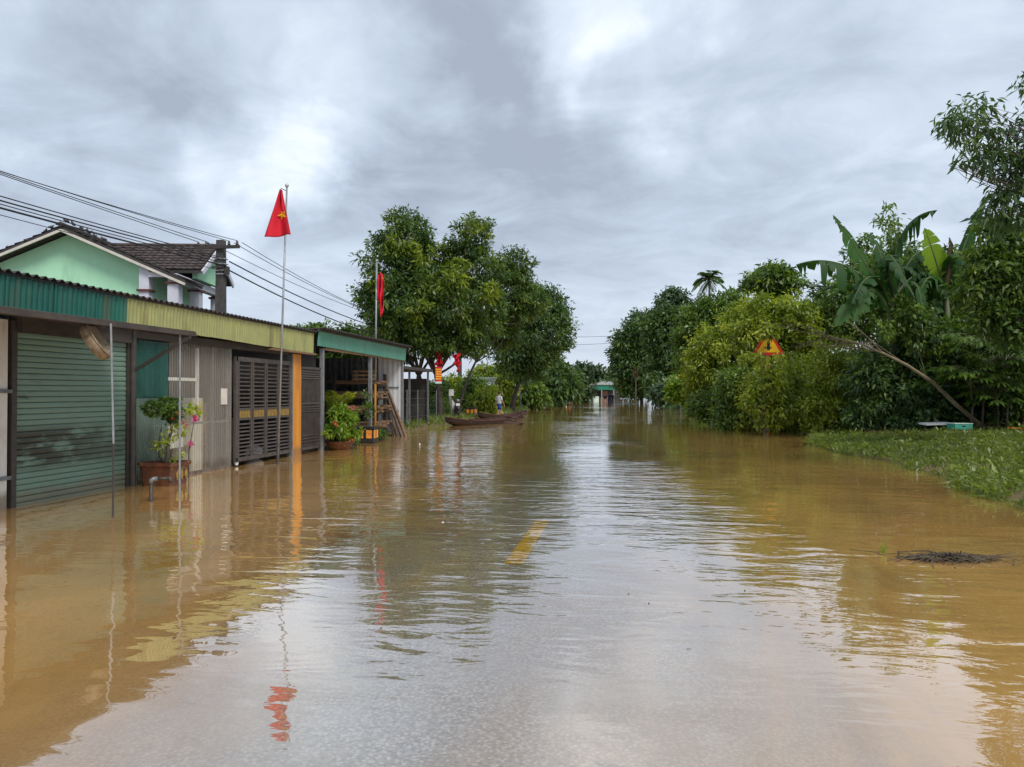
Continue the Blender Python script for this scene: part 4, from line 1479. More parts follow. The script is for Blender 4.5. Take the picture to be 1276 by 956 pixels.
TL = 'trees along the left bank'
bA = ground_at(-10.6, 41.4)
treeA = plant('mango_tree', 'large dark green tree with forked trunks on the left behind the boat', 'tree', bA,
      lobes_at([(503, 300, 34, -.5, 1.0), (480, 335, 34, -1), (525, 335, 36, 0), (466, 375, 22, -1), (500, 385, 44, -1.5), (545, 372, 42, -1.5), (583, 300, 24, 0, 1.1),
                (590, 335, 36, .5), (600, 285, 14, 1), (490, 412, 30, -.5), (535, 412, 32, -1), (575, 408, 33, 0), (602, 380, 30, 1), (500, 278, 16, 0), (545, 432, 16, 0), (500, 436, 14, 0), (585, 432, 16, 0)], 42.4, bA, .95),
      'leaf_mango', 1, 1080, 46, .46, .28, .098, .20, .22, limbs=16, trunks=[(0, 0, -.3), (-.85, .3, -.3)], group=TL, tint=.44, tvar=.22)
yl = lobes_at([(590, 283, 10, -1), (528, 318, 14, -2.4), (560, 350, 18, -2.6), (497, 300, 12, -2), (470, 350, 12, -2), (610, 365, 12, -1.6), (520, 385, 16, -3), (575, 325, 10, -1.5), (480, 400, 14, -2)], 42.4, bA)
obj('young_leaves', crown_mesh('young_leaves', yl, 17, 75, 26, .42, .34, .11, tint=.35, tvar=.2, droop=.3), M['leaf_olive'], treeA, kind='stuff')
bA2 = ground_at(-10.1, 43.2)
plant('mango_tree', 'right-leaning tree crown joined between the two larger left trees', 'tree', bA2,
      lobes_at([(640, 335, 22, 0, 1.1), (636, 365, 32, 0), (618, 400, 30, 0), (655, 378, 24, 0), (628, 418, 18, 1)], 47.5, bA2, .95),
      'leaf_mango', 2, 360, 44, .48, .29, .10, .10, .35, limbs=6, group=TL, tint=.46, tvar=.2)
bB = ground_at(-9.4, 60.5)
plant('mango_tree', 'rounded dark tree leaning right behind the walking person', 'tree', bB,
      lobes_at([(664, 372, 22, 0), (685, 385, 22, 0), (697, 402, 17, 0), (668, 405, 32, -1), (645, 425, 36, -1), (675, 435, 24, 0), (700, 425, 11, 0), (646, 452, 24, 0), (660, 455, 28, 0)], 60.0, bB, .95),
      'leaf_dark', 3, 580, 44, .6, .34, .125, .24, .28, limbs=8, group=TL, tint=.46, tvar=.18)
for i, (px, py, t, sp, lab, lf) in enumerate((
        (690, 500, 88, [(675, 468, 22), (692, 470, 22), (706, 480, 14), (684, 488, 20), (664, 478, 20), (712, 490, 9)], 'dark broad bush tree on the left beyond the leaning tree', 'leaf_dark'),
        (655, 505, 72, [(650, 485, 18), (636, 480, 18), (665, 492, 13)], 'mid green shrub below the leaning tree on the left bank', 'leaf_bush'),
        (716, 499, 128, [(714, 480, 11), (722, 484, 10), (705, 486, 10), (727, 491, 6)], 'small far bush ending the left row of trees', 'leaf_far'),
        (737, 496, 185, [(730, 470, 14), (742, 472, 14), (736, 484, 16), (750, 480, 10), (722, 482, 10)], 'rounded far tree behind the green-awning house', 'leaf_far'),
        (762, 496, 215, [(760, 480, 9), (775, 478, 11), (790, 478, 12), (752, 486, 10), (710, 486, 10), (690, 484, 12)], 'low far trees closing the end of the flooded road', 'leaf_far'))):
    b = at(px, py, t)
    b.z = gz(b.x, b.y)
    lb = lobes_at(sp, t, b, 1.0)
    n = int(sum(q[2] ** 2 for q in sp) * .13) + 60
    plant('bush_tree', lab, 'tree', b, lb, lf, 40 + i, min(n, 420), 30, .0115 * t, .0082 * t, .0034 * t, .0018 * t, .3, limbs=5, group=TL, tint=.42)
# trees rising behind the shop roofs
for i, (px, py, t, r_) in enumerate(((392, 412, 47, 11), (410, 411, 46, 11), (432, 415, 45, 14), (452, 417, 47, 16), (372, 412, 52, 6))):
    b = at(px, 480, t)
    b.z = .16
    lb = lobes_at([(px, py + 6, r_), (px - r_ * .7, py + 16, r_), (px + r_ * .7, py + 18, r_), (px, py + 32, r_ * 1.3)], t, b)
    plant('backyard_tree', ('leftmost paired green treetop', 'second green treetop', 'middle round green treetop', 'rightmost green treetop touching the big tree', 'tiny leftmost green treetop')[i] + ' above the shop roofs', 'tree', b, lb,
          'leaf_bush', 60 + i, 150, 26, .5, .36, .14, .1, .4, limbs=4, group='treetops behind the shop roofs', tint=.45)
# shrubs of the garden behind the boat
for i, (px, py, t, sp, lf, lab) in enumerate((
        (590, 508, 54, [(588, 482, 12), (600, 490, 13), (580, 492, 12)], 'leaf_bush', 'dark garden shrub before the mint gateway'),
        (612, 510, 52, [(606, 498, 14), (596, 503, 11), (614, 506, 8)], 'leaf_olive', 'yellow green low shrub left of the walking person'),
        (570, 508, 58, [(562, 480, 12), (575, 482, 12), (558, 492, 13), (568, 500, 14)], 'leaf_olive', 'light green shrub behind the motorbike'),
        (628, 505, 68, [(627, 474, 10), (634, 482, 11), (624, 490, 11)], 'leaf_olive', 'light green shrub right of the gateway column'),
        (545, 508, 50, [(536, 490, 11), (524, 486, 10), (548, 484, 10), (530, 502, 9)], 'leaf_bush', 'shrub in shade between shed and forked trunks'),
        (605, 470, 76, [(602, 462, 9), (612, 465, 9), (592, 470, 9), (622, 462, 9)], 'leaf_olive', 'pale green tree rising behind the mint gateway'))):
    b = at(px, py, t)
    b.z = .1
    plant('garden_shrub', lab, 'shrub', b, lobes_at(sp, t, b), lf, 80 + i, 150, 26, .42, .30, .12, .04, .2, limbs=4, group='garden shrubs on the left bank', tint=.5)
g = np.random.default_rng(5)
n = 5200
xs_ = -9.1 - np.abs(g.normal(0, 1.6, n))
ys_ = g.uniform(28.0, 75, n)
zs_ = np.array([gz(a, b) for a, b in zip(xs_, ys_)]) - .02
A = g.normal(0, .6, (n, 3))
A[:, 2] = 1.0
lg = leaf_data('bank_grass', np.c_[xs_, ys_, zs_], A, g.normal(0, 1, (n, 3)), g.uniform(.18, .5, n), g.uniform(.03, .07, n), g.normal(.45, .2, n), .05, .15)
obj('bank_grass', lg, M['leaf_grass'], kind='stuff')

# cloth and banner hung in the forked tree
s3 = 40.6 / FPX


def hang(scl, w0, w1, h, lump):
    def f(u, v):
        w = w0 + (w1 - w0) * v + lump * math.sin(v * 8)
        return RTs * ((u - .5) * w * scl) + Vector((0, 0, -(h * v + 1.2 * math.sin(u * 5)) * scl)) - FW * (.13 * math.sin(u * 11 + v * 7) + .10 * math.sin(v * 14 + 1 + u * 3))
    return f


flag('flag', 'crumpled red flag caught on the forked trunk above banner', hang(s3, 3, 9, 19, 2.2), at(547, 436, 41.3))
flag('flag', 'crumpled red flag right of the forked trunk', hang(s3, 8, 7, 13, 2.4), at(569, 441, 41.2))
flag('flag', 'tail of red cloth hanging lowest right of the forked trunk', hang(s3, 6, 3, 10, 1.6), at(571, 453, 41.3))
bn = thing('banner', 'narrow red banner with yellow lines hanging on the forked trunk', 'banner', at(546.5, 457, 40.5), YAW)
bw, bhh = 8 * s3, 21 * s3
obj('banner_cloth', MB().box((-bw / 2, -.012, -bhh), (bw / 2, .012, 0)), M['flag_red'], bn)
g2 = random.Random(4)
ym = MB()
for q in range(5):
    zz = -bhh * (.16 + q * .14)
    x0 = -bw * .42
    while x0 < bw * .38:
        ww = g2.uniform(.03, .07)
        ym.box((x0, -.02, zz - .04), (min(x0 + ww, bw * .44), -.0125, zz + .035))
        x0 += ww + .022
obj('yellow_line', ym, M['star_yellow'], bn, kind='stuff')
obj('hem', MB().box((-bw / 2, -.018, -bhh), (bw / 2, -.0125, -bhh * .88)), M['mint_pale'], bn)

# dark carport and wire fence between shed and trees
cp = thing('carport', 'dark low carport roof on thin posts right of the timber shed', 'carport', (-11.0, 31.5, 0))
obj('roof', MB().box((-3, -3.2, 2.62), (1.7, 3.6, 2.75)), M['roof_edge'], cp)
for x, y_ in ((1.5, -3.0), (1.5, .3), (1.5, 3.4), (-2.8, -3), (-2.8, 3.4)):
    obj('post', MB().box((x - .04, y_ - .04, -.3), (x + .04, y_ + .04, 2.615)), M['grey_steel'], cp)
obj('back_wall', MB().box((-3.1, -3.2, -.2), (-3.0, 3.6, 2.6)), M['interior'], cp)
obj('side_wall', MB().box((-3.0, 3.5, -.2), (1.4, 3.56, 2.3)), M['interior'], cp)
wf = thing('wire_fence', 'wire fence with thin rails between shed and forked tree', 'fence', (-9.55, 28.2, 0))
for i in range(6):
    obj('post', MB().tube([(0, i * 1.7, -.2), (0, i * 1.7, 1.75)], .025, 6), M['grey_steel'], wf)
for zz in (.55, 1.05, 1.35, 1.7):
    obj('rail', MB().tube([(0, 0, zz), (0, 8.5, zz)], .010, 5), M['dark_metal'], wf)
tk = obj('water_tank', MB().lathe([(.001, 0), (.42, 0), (.45, .05), (.45, .8), (.42, .86), (.001, .95)], (0, 0, 0), 18), M['white_plain'], smooth=True)
tk.location = (-11.8, 33.8, 1.55)
tag(tk, 'pale round water tank under the carport roof', 'water tank')
ts_ = thing('tank_stand', 'dark frame carrying the pale tank under the carport', 'stand', (-11.8, 33.8, 0))
for x, y_ in ((-.35, -.35), (.35, -.35), (.35, .35), (-.35, .35)):
    obj('leg', MB().box((x - .04, y_ - .04, -.2), (x + .04, y_ + .04, 1.5)), M['dark_metal'], ts_)
obj('top', MB().box((-.45, -.45, 1.5), (.45, .45, 1.548)), M['dark_metal'], ts_)

# gateway in mint and white
gwy = at(600, 500, 64)
gw_ = thing('gateway', 'flat-roofed mint gateway with white column among the garden shrubs', 'gateway', (gwy.x, gwy.y, .1), YAW)
obj('roof', MB().box((-1.75, -.6, 2.55), (1.2, .6, 2.72)).box((-1.85, -.7, 2.724), (1.3, .7, 2.86)).box((-1.6, -.5, 2.42), (1.1, .5, 2.548)), M['mint_pale'], gw_)
for x in (.95, -1.4):
    obj('column', MB().box((x - .16, -.16, -.3), (x + .16, .16, 2.41)).box((x - .22, -.22, 1.95), (x + .22, .22, 2.05)), M['white_plain'], gw_)
obj('gate_leaf', MB().box((.1, -.03, .0), (.75, .03, 1.75)), M['post_red'], gw_)

# white notice board, yellow cloth, motorbike
nb = thing('notice_board', 'small white board on a thin post beside the forked trunk', 'board', at(562.5, 508, 43.0), YAW)
nb.location.z = .1
obj('post', MB().box((-.03, -.03, -.2), (.03, .03, 1.5)), M['grey_steel'], nb)
obj('panel', MB().box((-.14, -.055, 1.35), (.14, -.033, 1.72)), M['white_plain'], nb)
yc = obj('yellow_sack', MB().tube([(0, 0, 0), (-.1, 0, .35), (-.22, 0, .7), (-.3, 0, .85)], [.14, .16, .10, .04], 8), M['cream_trim'], smooth=True)
yc.location = (at(566, 505, 43.3).x, at(566, 505, 43.3).y, .55)
tag(yc, 'cream coloured sack leaning beside the motorbike', 'sack')


def motorbike(loc, rz):
    t = thing('motorbike', 'dark motorbike parked facing the road beside the forked tree', 'motorbike', loc, rz)
    for x in (-.62, .62):
        w = obj('wheel', MB().add([], []), M['black_plastic'], t)
        me = MB().tube([(x + .28 * math.cos(a), 0, .30 + .28 * math.sin(a)) for a in np.linspace(0, 2 * PI, 21)], .05, 8, False)
        w.data.from_pydata(me.v, [], me.f)
        sp = MB().tube([(x, -.05, .3), (x, .05, .3)], .05, 8)
        for k in range(8):
            a = k * PI / 4
            sp.tube([(x, 0, .3), (x + .25 * math.cos(a), 0, .3 + .25 * math.sin(a))], .008, 4)
        obj('rim', sp, M['galv'], w)
    obj('frame', MB().tube([(-.62, 0, .3), (-.2, 0, .45), (.25, 0, .5), (.48, 0, .9)], [.05, .09, .08, .05], 8).tube([(.48, .09, .95), (.62, .09, .3)], .03, 6).tube([(.48, -.09, .95), (.62, -.09, .3)], .03, 6), M['dark_metal'], t)
    obj('engine', MB().ball((0, 0, .36), .17, 10, 7, (1.3, .8, .8)), M['grey_steel'], t, smooth=True)
    obj('front_shield', MB().add([(.36, -.22, .35), (.36, .22, .35), (.52, .13, .95), (.52, -.13, .95), (.42, -.20, .35), (.42, .20, .35), (.58, .10, .95), (.58, -.10, .95)],
                                 [(0, 1, 2, 3), (7, 6, 5, 4), (0, 4, 5, 1), (1, 5, 6, 2), (2, 6, 7, 3), (3, 7, 4, 0)]), M['motor_red'], t)
    obj('mudguard', MB().tube([(.30, 0, .45), (.45, 0, .62), (.62, 0, .66), (.80, 0, .60), (.9, 0, .48)], .07, 8), M['motor_red'], t, smooth=True)
    obj('seat', MB().tube([(-.72, 0, .78), (-.4, 0, .80), (-.05, 0, .74), (.1, 0, .66)], [.09, .13, .12, .06], 10), M['black_plastic'], t, smooth=True)
    obj('tail', MB().tube([(-.85, 0, .74), (-.5, 0, .66), (0, 0, .55)], [.06, .12, .13], 8), M['motor_red'], t, smooth=True)
    obj('handlebar', MB().tube([(.38, -.36, 1.06), (.46, -.15, 1.04), (.48, 0, 1.0), (.46, .15, 1.04), (.38, .36, 1.06)], .02, 6), M['dark_metal'], t)
    obj('headlight', MB().ball((.56, 0, 1.0), .10, 10, 7), M['galv'], t, smooth=True)
    for s_ in (-1, 1):
        obj('mirror', MB().tube([(.42, s_ * .25, 1.05), (.42, s_ * .30, 1.22)], .008, 5).ball((.42, s_ * .32, 1.27), .06, 8, 6, (.3, 1, .7)), M['black_plastic'], t)
    obj('number_plate', MB().box((.60, -.11, .70), (.612, .11, .84)), M['white_plain'], t)
    return t


mbk = at(569, 515, 43.5)
motorbike((mbk.x, mbk.y, .17), R(-70))

# ------------------------------------------------------------------ boats


def boat(loc, rz, length, label):
    t = thing('rowing_boat', label, 'boat', loc, rz, 'wooden boats moored on the flooded road')
    n = 18
    for nm, off, mt in (('hull', 0.0, 'boat_wood'), ('lining', .035, 'boat_inner')):
        mb = MB()
        for i in range(n + 1):
            s_ = i / n * 2 - 1
            e = max(0.0, 1 - abs(s_) ** 2.4)
            w = (.56 * e ** .75 + .07) - off
            sheer = .17 + .24 * abs(s_) ** 3
            keel = -.16 + .36 * abs(s_) ** 3.2 + off
            x = s_ * length / 2 * (1 - off * .25)
            for fy, fz in ((-1, 1), (-.93, .45), (-.66, .06), (0, 0), (.66, .06), (.93, .45), (1, 1)):
                mb.v.append((x, fy * w, keel + (sheer - keel - (off * .3)) * fz))
        for i in range(n):
            for k in range(6):
                q = (i * 7 + k, i * 7 + k + 1, (i + 1) * 7 + k + 1, (i + 1) * 7 + k)
                mb.f.append(q if nm == 'hull' else q[::-1])
        mb.f.append(tuple(range(7)))
        mb.f.append(tuple(range(n * 7, n * 7 + 7))[::-1])
        obj(nm, mb, M[mt], t, smooth=True)
    for s_ in (-1, 1):
        pts = []
        for i in range(n + 1):
            q = i / n * 2 - 1
            e = max(0.0, 1 - abs(q) ** 2.4)
            pts.append((q * length / 2, s_ * (.56 * e ** .75 + .075), .18 + .24 * abs(q) ** 3))
        obj('gunwale', MB().tube(pts, .03, 6), M['boat_inner'], t)
    for x in (-.27, .05, .3):
        obj('thwart', MB().box((x * length - .11, -.50, .10), (x * length + .11, .50, .135)), M['wood'], t)
    for s_ in (-1, 1):
        obj('deck', MB().box((s_ * length * .40 - .28, -.26, .25), (s_ * length * .40 + .28, .26, .28)), M['boat_inner'], t)
    return t


pa, pb_ = on_level(556, 531), on_level(645, 525.5)
ctr = (pa + pb_) / 2
ang = math.atan2((pb_ - pa).y, (pb_ - pa).x)
boat((ctr.x, ctr.y, .02), ang, (pb_ - pa).length + .1, 'dark wooden rowing boat nearer the camera with pointed prow left')
pc, pd = on_level(602, 522.5), on_level(650, 520)
c2 = (pc + pd) / 2
a2 = math.atan2((pd - pc).y, (pd - pc).x)
boat((c2.x, c2.y, .02), a2, 5.6, 'reddish wooden boat lying behind the nearer boat')
for i, (p, q, lab) in enumerate(((on_level(628, 526, .35), on_level(652, 527.5, .0), 'oar with blade dipping in the water off the boats right end'),
                                 (on_level(585, 523, .36), on_level(618, 522, .42), 'oar lying across the nearer boat'))):
    t = thing('oar', lab, 'oar', p, 0, 'oars of the wooden boats')
    d = q - p
    obj('shaft', MB().tube([(0, 0, 0), d * .75], .03, 7), M['boat_inner'], t)
    obj('blade', MB().bar(d * .72, d, .16, .03), M['boat_inner'], t)

# ------------------------------------------------------------------ people


def person(loc, rz, label, top, bottom, stride=.22, arm=.18, scale=1.0, shorts=True, group=None):
    t = thing('person', label, 'person', loc, rz, group)
    t.scale = (scale,) * 3
    V_, E_, r_ = [], [], []

    def j(p, rad, parent=None):
        V_.append(p)
        r_.append(rad)
        if parent is not None:
            E_.append((parent, len(V_) - 1))
        return len(V_) - 1
    pel = j((0, 0, .93), .115)
    sp1 = j((0, .01, 1.08), .105, pel)
    ch = j((0, .0, 1.28), .125, sp1)
    nk = j((0, .01, 1.44), .052, ch)
    h1 = j((0, .03, 1.53), .072, nk)
    h2 = j((0, .025, 1.60), .088, h1)
    j((0, .02, 1.665), .06, h2)
    j((0, .125, 1.555), .014, h1)          # nose
    for s_ in (-1, 1):
        j((s_ * .095, .02, 1.57), .018, h1)  # ears
        sh = j((s_ * .17, 0, 1.37), .052, ch)
        f = s_ * arm
        el = j((s_ * .225, f * .35 - .02, 1.10), .038, sh)
        wr = j((s_ * .235, f + .05, .88), .025, el)
        pm_ = j((s_ * .235, f + .075, .80), .030, wr)
        for k, (dx, ln) in enumerate(((-.028, .075), (-.010, .09), (.010, .085), (.026, .065))):
            a = j((s_ * .235 + dx * .3, f + .085 + dx, .755), .009, pm_)
            b = j((s_ * .228 + dx * .3, f + .10 + dx, .755 - ln * .6), .008, a)
            j((s_ * .218 + dx * .3, f + .095 + dx, .755 - ln), .007, b)
        a = j((s_ * .215, f + .12, .81), .011, pm_)
        j((s_ * .205, f + .135, .765), .008, a)
        hp_ = j((s_ * .09, 0, .88), .085, pel)
        fd = -s_ * stride
        kn = j((s_ * .10, fd * .55 + .03, .48), .055, hp_)
        an = j((s_ * .10, fd, .09), .038, kn)
        he = j((s_ * .10, fd - .02, .03), .032, an)
        to = j((s_ * .11, fd + .12, .025), .032, he)
        j((s_ * .11, fd + .19, .022), .022, to)
    me = bpy.data.meshes.new('person_body')
    me.from_pydata(V_, E_, [])
    o = bpy.data.objects.new('body', me)
    link(o)
    o.parent = t
    me.materials.append(M['skin'])
    md = o.modifiers.new('skin', 'SKIN')
    if not me.skin_vertices:
        import bmesh
        bm = bmesh.new()
        bm.from_mesh(me)
        bm.verts.layers.skin.verify()
        bm.to_mesh(me)
        bm.free()
    for i, rad in enumerate(r_):
        sv = me.skin_vertices[0].data[i]
        sv.radius = (rad, rad)
        sv.use_root = (i == 0)
    md.use_smooth_shade = True
    o.modifiers.new('smooth', 'SUBSURF').levels = 1
    o.modifiers[-1].render_levels = 2
    sh_ = MB().lathe([(.001, .90), (.165, .905), (.162, 1.0), (.158, 1.12), (.172, 1.28), (.165, 1.38), (.095, 1.435), (.06, 1.45), (.001, 1.45)], (0, .005, 0), 20, 1.12, .78)
    for s_ in (-1, 1):
        f = s_ * arm
        sh_.tube([(s_ * .12, 0, 1.37), (s_ * .18, 0, 1.36), (s_ * .215, f * .2 - .01, 1.20), (s_ * .222, f * .3 - .02, 1.13)], [.075, .07, .062, .06], 12)
    obj('shirt', sh_, M[top], t, smooth=True)
    tr = MB().lathe([(.001, .80), (.16, .80), (.165, .88), (.16, .94), (.001, .94)], (0, .005, 0), 18, 1.05, .78)
    for s_ in (-1, 1):
        fd = -s_ * stride
        if shorts:
            tr.tube([(s_ * .085, 0, .90), (s_ * .095, fd * .3 + .015, .70), (s_ * .10, fd * .5 + .03, .54)], [.10, .098, .096], 12)
        else:
            tr.tube([(s_ * .085, 0, .90), (s_ * .10, fd * .55 + .03, .48), (s_ * .10, fd, .10)], [.10, .078, .065], 12)
    obj('shorts' if shorts else 'trousers', tr, M[bottom], t, smooth=True)
    hm = MB().ball((0, .005, 1.615), .108, 14, 9, (.95, 1.05, .95))
    hm.v = [(x, y_ - (.03 if y_ > .06 and z < 1.63 else 0), max(z, 1.56 if y_ < .02 else 1.625)) for x, y_, z in hm.v]
    obj('hair', hm, M['hair'], t, smooth=True)
    for s_ in (-1, 1):
        obj('eye', MB().ball((s_ * .034, .108, 1.585), .012, 8, 5), M['eye'], t)
    return t


pp = on_level(622, 519.5)
person((pp.x, pp.y, -.06), R(-38), 'person in white shirt and blue shorts wading away behind the boats', 'cloth_white', 'cloth_blue', .26, .16, 1.03)
for i, (px, lab, bt_) in enumerate(((754.0, 'left far wader in dark top and pale trousers', 'cloth_pink'), (759.5, 'middle far wader dressed in dark blue, slightly taller', 'cloth_navy'), (763.2, 'right far wader in dark blue, half behind another', 'cloth_navy'))):
    p = on_level(px, 503.2 - i * .3)
    person((p.x, p.y, -.22), R((170, 10, 200)[i]), lab, 'cloth_navy', bt_, .16, .1, (1.02, 1.10, 1.04)[i], shorts=False, group='people wading in the distance')

# ------------------------------------------------------------------ far end of the road
fh0 = at(740, 500, 150)
fh = thing('roadside_house', 'small far house with green awning and white posts at road end', 'house', (fh0.x, fh0.y, 0), R(6))
u_ = 150 / FPX
obj('awning', MB().box((-.3, -.4, 2.25), (4.1, -.25, 3.25)).box((4.0, -.248, 2.3), (4.15, 5.5, 3.2)), M['teal_roof'], fh)
obj('roof', MB().add([(-.4, -.6, 3.26), (4.2, -.6, 3.26), (6.2, 6.5, 3.26), (-.4, 6.5, 3.26), (1.9, 1.8, 4.0), (3.4, 3.6, 4.0)], [(0, 1, 4), (1, 2, 5, 4), (2, 3, 5), (3, 0, 4, 5), (0, 3, 2, 1)]), M['grey_roof'], fh)
for x in (-.1, 1.55, 3.95):
    obj('post', MB().box((x - .11, -.38, -.3), (x + .11, -.16, 2.24)), M['galv'], fh)
obj('wall', MB().box((-.2, 3.0, -.3), (5.5, 3.2, 3.2)).box((-.2, 0, -.3), (-.05, 3.0, 2.2)), M['interior'], fh)
obj('low_wall', MB().box((.02, -.14, -.3), (1.0, .05, .95)), M['mint_pale'], fh)
obj('door', MB().box((1.9, 2.9, 0), (3.0, 2.98, 2.0)), M['wood_pale'], fh)
obj('counter', MB().box((1.2, .4, -.2), (2.8, .9, .7)), M['wood'], fh)
ls = thing('road_sign', 'small orange sign board on a thin post at far left bank', 'sign', (at(705.5, 501, 110).x, at(705.5, 501, 110).y, 0), YAW)
obj('post', MB().tube([(0, 0, -.3), (0, 0, 2.1)], .06, 7), M['white_plain'], ls)
obj('panel', MB().box((.06, -.03, .95), (.74, .03, 1.75)), M['sign_orange'], ls)
ls2 = thing('road_sign', 'tiny orange round sign on the leaning tree trunk side', 'sign', (at(649, 500, 66).x, at(649, 500, 66).y, 0), YAW)
obj('post', MB().tube([(0, 0, -.3), (0, 0, 3.4)], .03, 6), M['grey_steel'], ls2)
obj('panel', MB().prism([(.22 * math.cos(k * PI / 8), .22 * math.sin(k * PI / 8)) for k in range(16)], lambda u, v, w: (u, -.035 - w, 3.2 + v), .02), M['sign_orange'], ls2)
for i, (px, py, t, lab, mt, h) in enumerate(((784.2, 502, 120, 'white marker post right of the far waders', 'white_plain', .75), (790, 502.5, 116, 'orange and white marker post beside the thin dry pole', 'sign_orange', .6),
                                             (776.5, 499.6, 138, 'white marker post near the far house corner', 'white_plain', .6), (808, 500, 132, 'pale marker post at the foot of the dark far trees', 'white_plain', .6))):
    p = at(px, py, t)
    t_ = thing('marker_post', lab, 'marker post', (p.x, p.y, 0), 0, 'marker posts along the far road')
    obj('shaft', MB().box((-.11, -.11, -.3), (.11, .11, h * .8)), M[mt] if mt != 'white_plain' else M['galv'], t_)
    obj('cap', MB().add([(-.11, -.11, h * .8 + .002), (.11, -.11, h * .8 + .002), (.11, .11, h * .8 + .002), (-.11, .11, h * .8 + .002), (0, 0, h * .8 + .12)], [(0, 1, 4), (1, 2, 4), (2, 3, 4), (3, 0, 4), (0, 3, 2, 1)]), M['galv'] if i == 1 else M['post_red'], t_)
dp = at(792, 501, 108)
dpt = thing('dry_pole', 'thin bare pole topped with dry brown fronds before dark trees', 'pole', (dp.x, dp.y, 0))
obj('shaft', MB().tube([(0, 0, -.4), (.05, 0, 2.5), (0, 0, 5.0)], [.10, .08, .06], 7), M['bark_pale'], dpt)
obj('dry_top', crown_mesh('dry_top', [(0, 0, 4.6, .28, .28, .9)], 77, 26, 9, .25, .5, .05, droop=1.6, tint=.5), M['leaf_dead'], dpt, kind='stuff')

# ------------------------------------------------------------------ right bank: far trees
TR = 'trees along the right bank'
for i, (px, py, t, sp, lf, lab, n) in enumerate((
        (800, 500, 112, [(785, 430, 17), (800, 415, 18), (790, 455, 20), (815, 430, 24), (806, 470, 22), (780, 470, 14), (822, 455, 22), (793, 483, 14), (772, 440, 8), (776, 452, 11)], 'leaf_dark', 'dark far tree nearest the road end on the right', 620),
        (838, 500, 98, [(830, 400, 18), (845, 405, 22), (835, 430, 26), (860, 425, 26), (850, 455, 28), (830, 470, 24), (862, 470, 24), (815, 412, 12)], 'leaf_dark', 'dark tall tree second along the right bank', 700),
        (842, 498, 120, [(838, 374, 11), (846, 384, 12), (834, 388, 12), (828, 398, 12), (848, 396, 14)], 'leaf_far', 'wispy pale treetop above the dark right trees', 260),
        (800, 498, 130, [(800, 400, 8), (806, 408, 12), (796, 412, 11)], 'leaf_far', 'pale thin treetop leftmost above the dark right trees', 140),
        (882, 502, 66, [(880, 395, 22), (900, 390, 22), (866, 408, 22), (890, 415, 28), (872, 440, 28), (905, 425, 30), (880, 470, 28), (915, 380, 16)], 'leaf_bush', 'mid green tree under the slender palm', 640),
        (856, 503, 57, [(849, 483, 10), (852, 487, 13), (862, 480, 13), (845, 490, 9), (868, 492, 12)], 'leaf_bright', 'bright yellow green bush lowest at the right bank bend', 170),
        (835, 502, 80, [(833, 490, 11), (824, 494, 8), (842, 494, 9)], 'leaf_far', 'grey green low bush at the water by the right bend', 120))):
    b = at(px, py, t)
    b.z = gz(b.x, b.y)
    plant('bank_tree', lab, 'tree', b, lobes_at(sp, t, b), lf, 120 + i, int(n * 1.1), 40, .0112 * t, .0064 * t, .0027 * t, .0022 * t, .3, limbs=7, group=TR, tint=.45, tvar=.17)

# low growth that closes the banks down to the water
g = np.random.default_rng(77)


def undergrowth(name, x0, x1, y0, y1, n, h, seed, leaf, size=.3):
    g = np.random.default_rng(seed)
    lob = []
    for _ in range(n):
        y = y0 + (y1 - y0) * g.random()
        x = g.uniform(x0, x1) + .5 * math.sin(y * .21)
        hh = h * g.uniform(.5, 1.2)
        lob.append((x, y, hh * .35, hh * .8, hh * 1.1, hh * .6))
    return obj(name, crown_mesh(name, lob, seed, n * 8, 16, .4, size, size * .42, tint=.42, tvar=.2, under=-.4), M[leaf], kind='stuff')


undergrowth('undergrowth', 5.6, 9.5, 36, 75, 110, 1.3, 401, 'leaf_bush', .3)
undergrowth('undergrowth', 5.6, 13, 75, 140, 110, 2.2, 402, 'leaf_dark', .5)
undergrowth('undergrowth', -16, -9.9, 62, 140, 110, 1.6, 403, 'leaf_bush', .45)
undergrowth('undergrowth', -22, -11.5, 37, 62, 80, 1.5, 404, 'leaf_bush', .35)

# slender palm
pb0 = at(882, 480, 68)
pbase = Vector((pb0.x, pb0.y, .1))
pt = thing('areca_palm', 'slender palm with drooping fronds standing above the right trees', 'palm', pbase)
ptop = at(884, 358, 68) - pbase
obj('trunk', MB().tube([(0, 0, -.3), ptop * .5, ptop], [.14, .11, .09], 9), M['bark_pale'], pt, smooth=True)
obj('crown_shaft', MB().tube([ptop, ptop + Vector((0, 0, .5)), ptop + Vector((0, 0, .8))], [.11, .12, .06], 9), M['stem_green'], pt, smooth=True)
for i in range(16):
    a = i * 2.399
    e = 2.6 - .2 * i
    frond('frond', pt, ptop + Vector((0, 0, .7)), (math.cos(a), math.sin(a), e), 1.9, .55 if i < 8 else .8, 20, .75, .12, 300 + i, tint=.36, rib=.035)


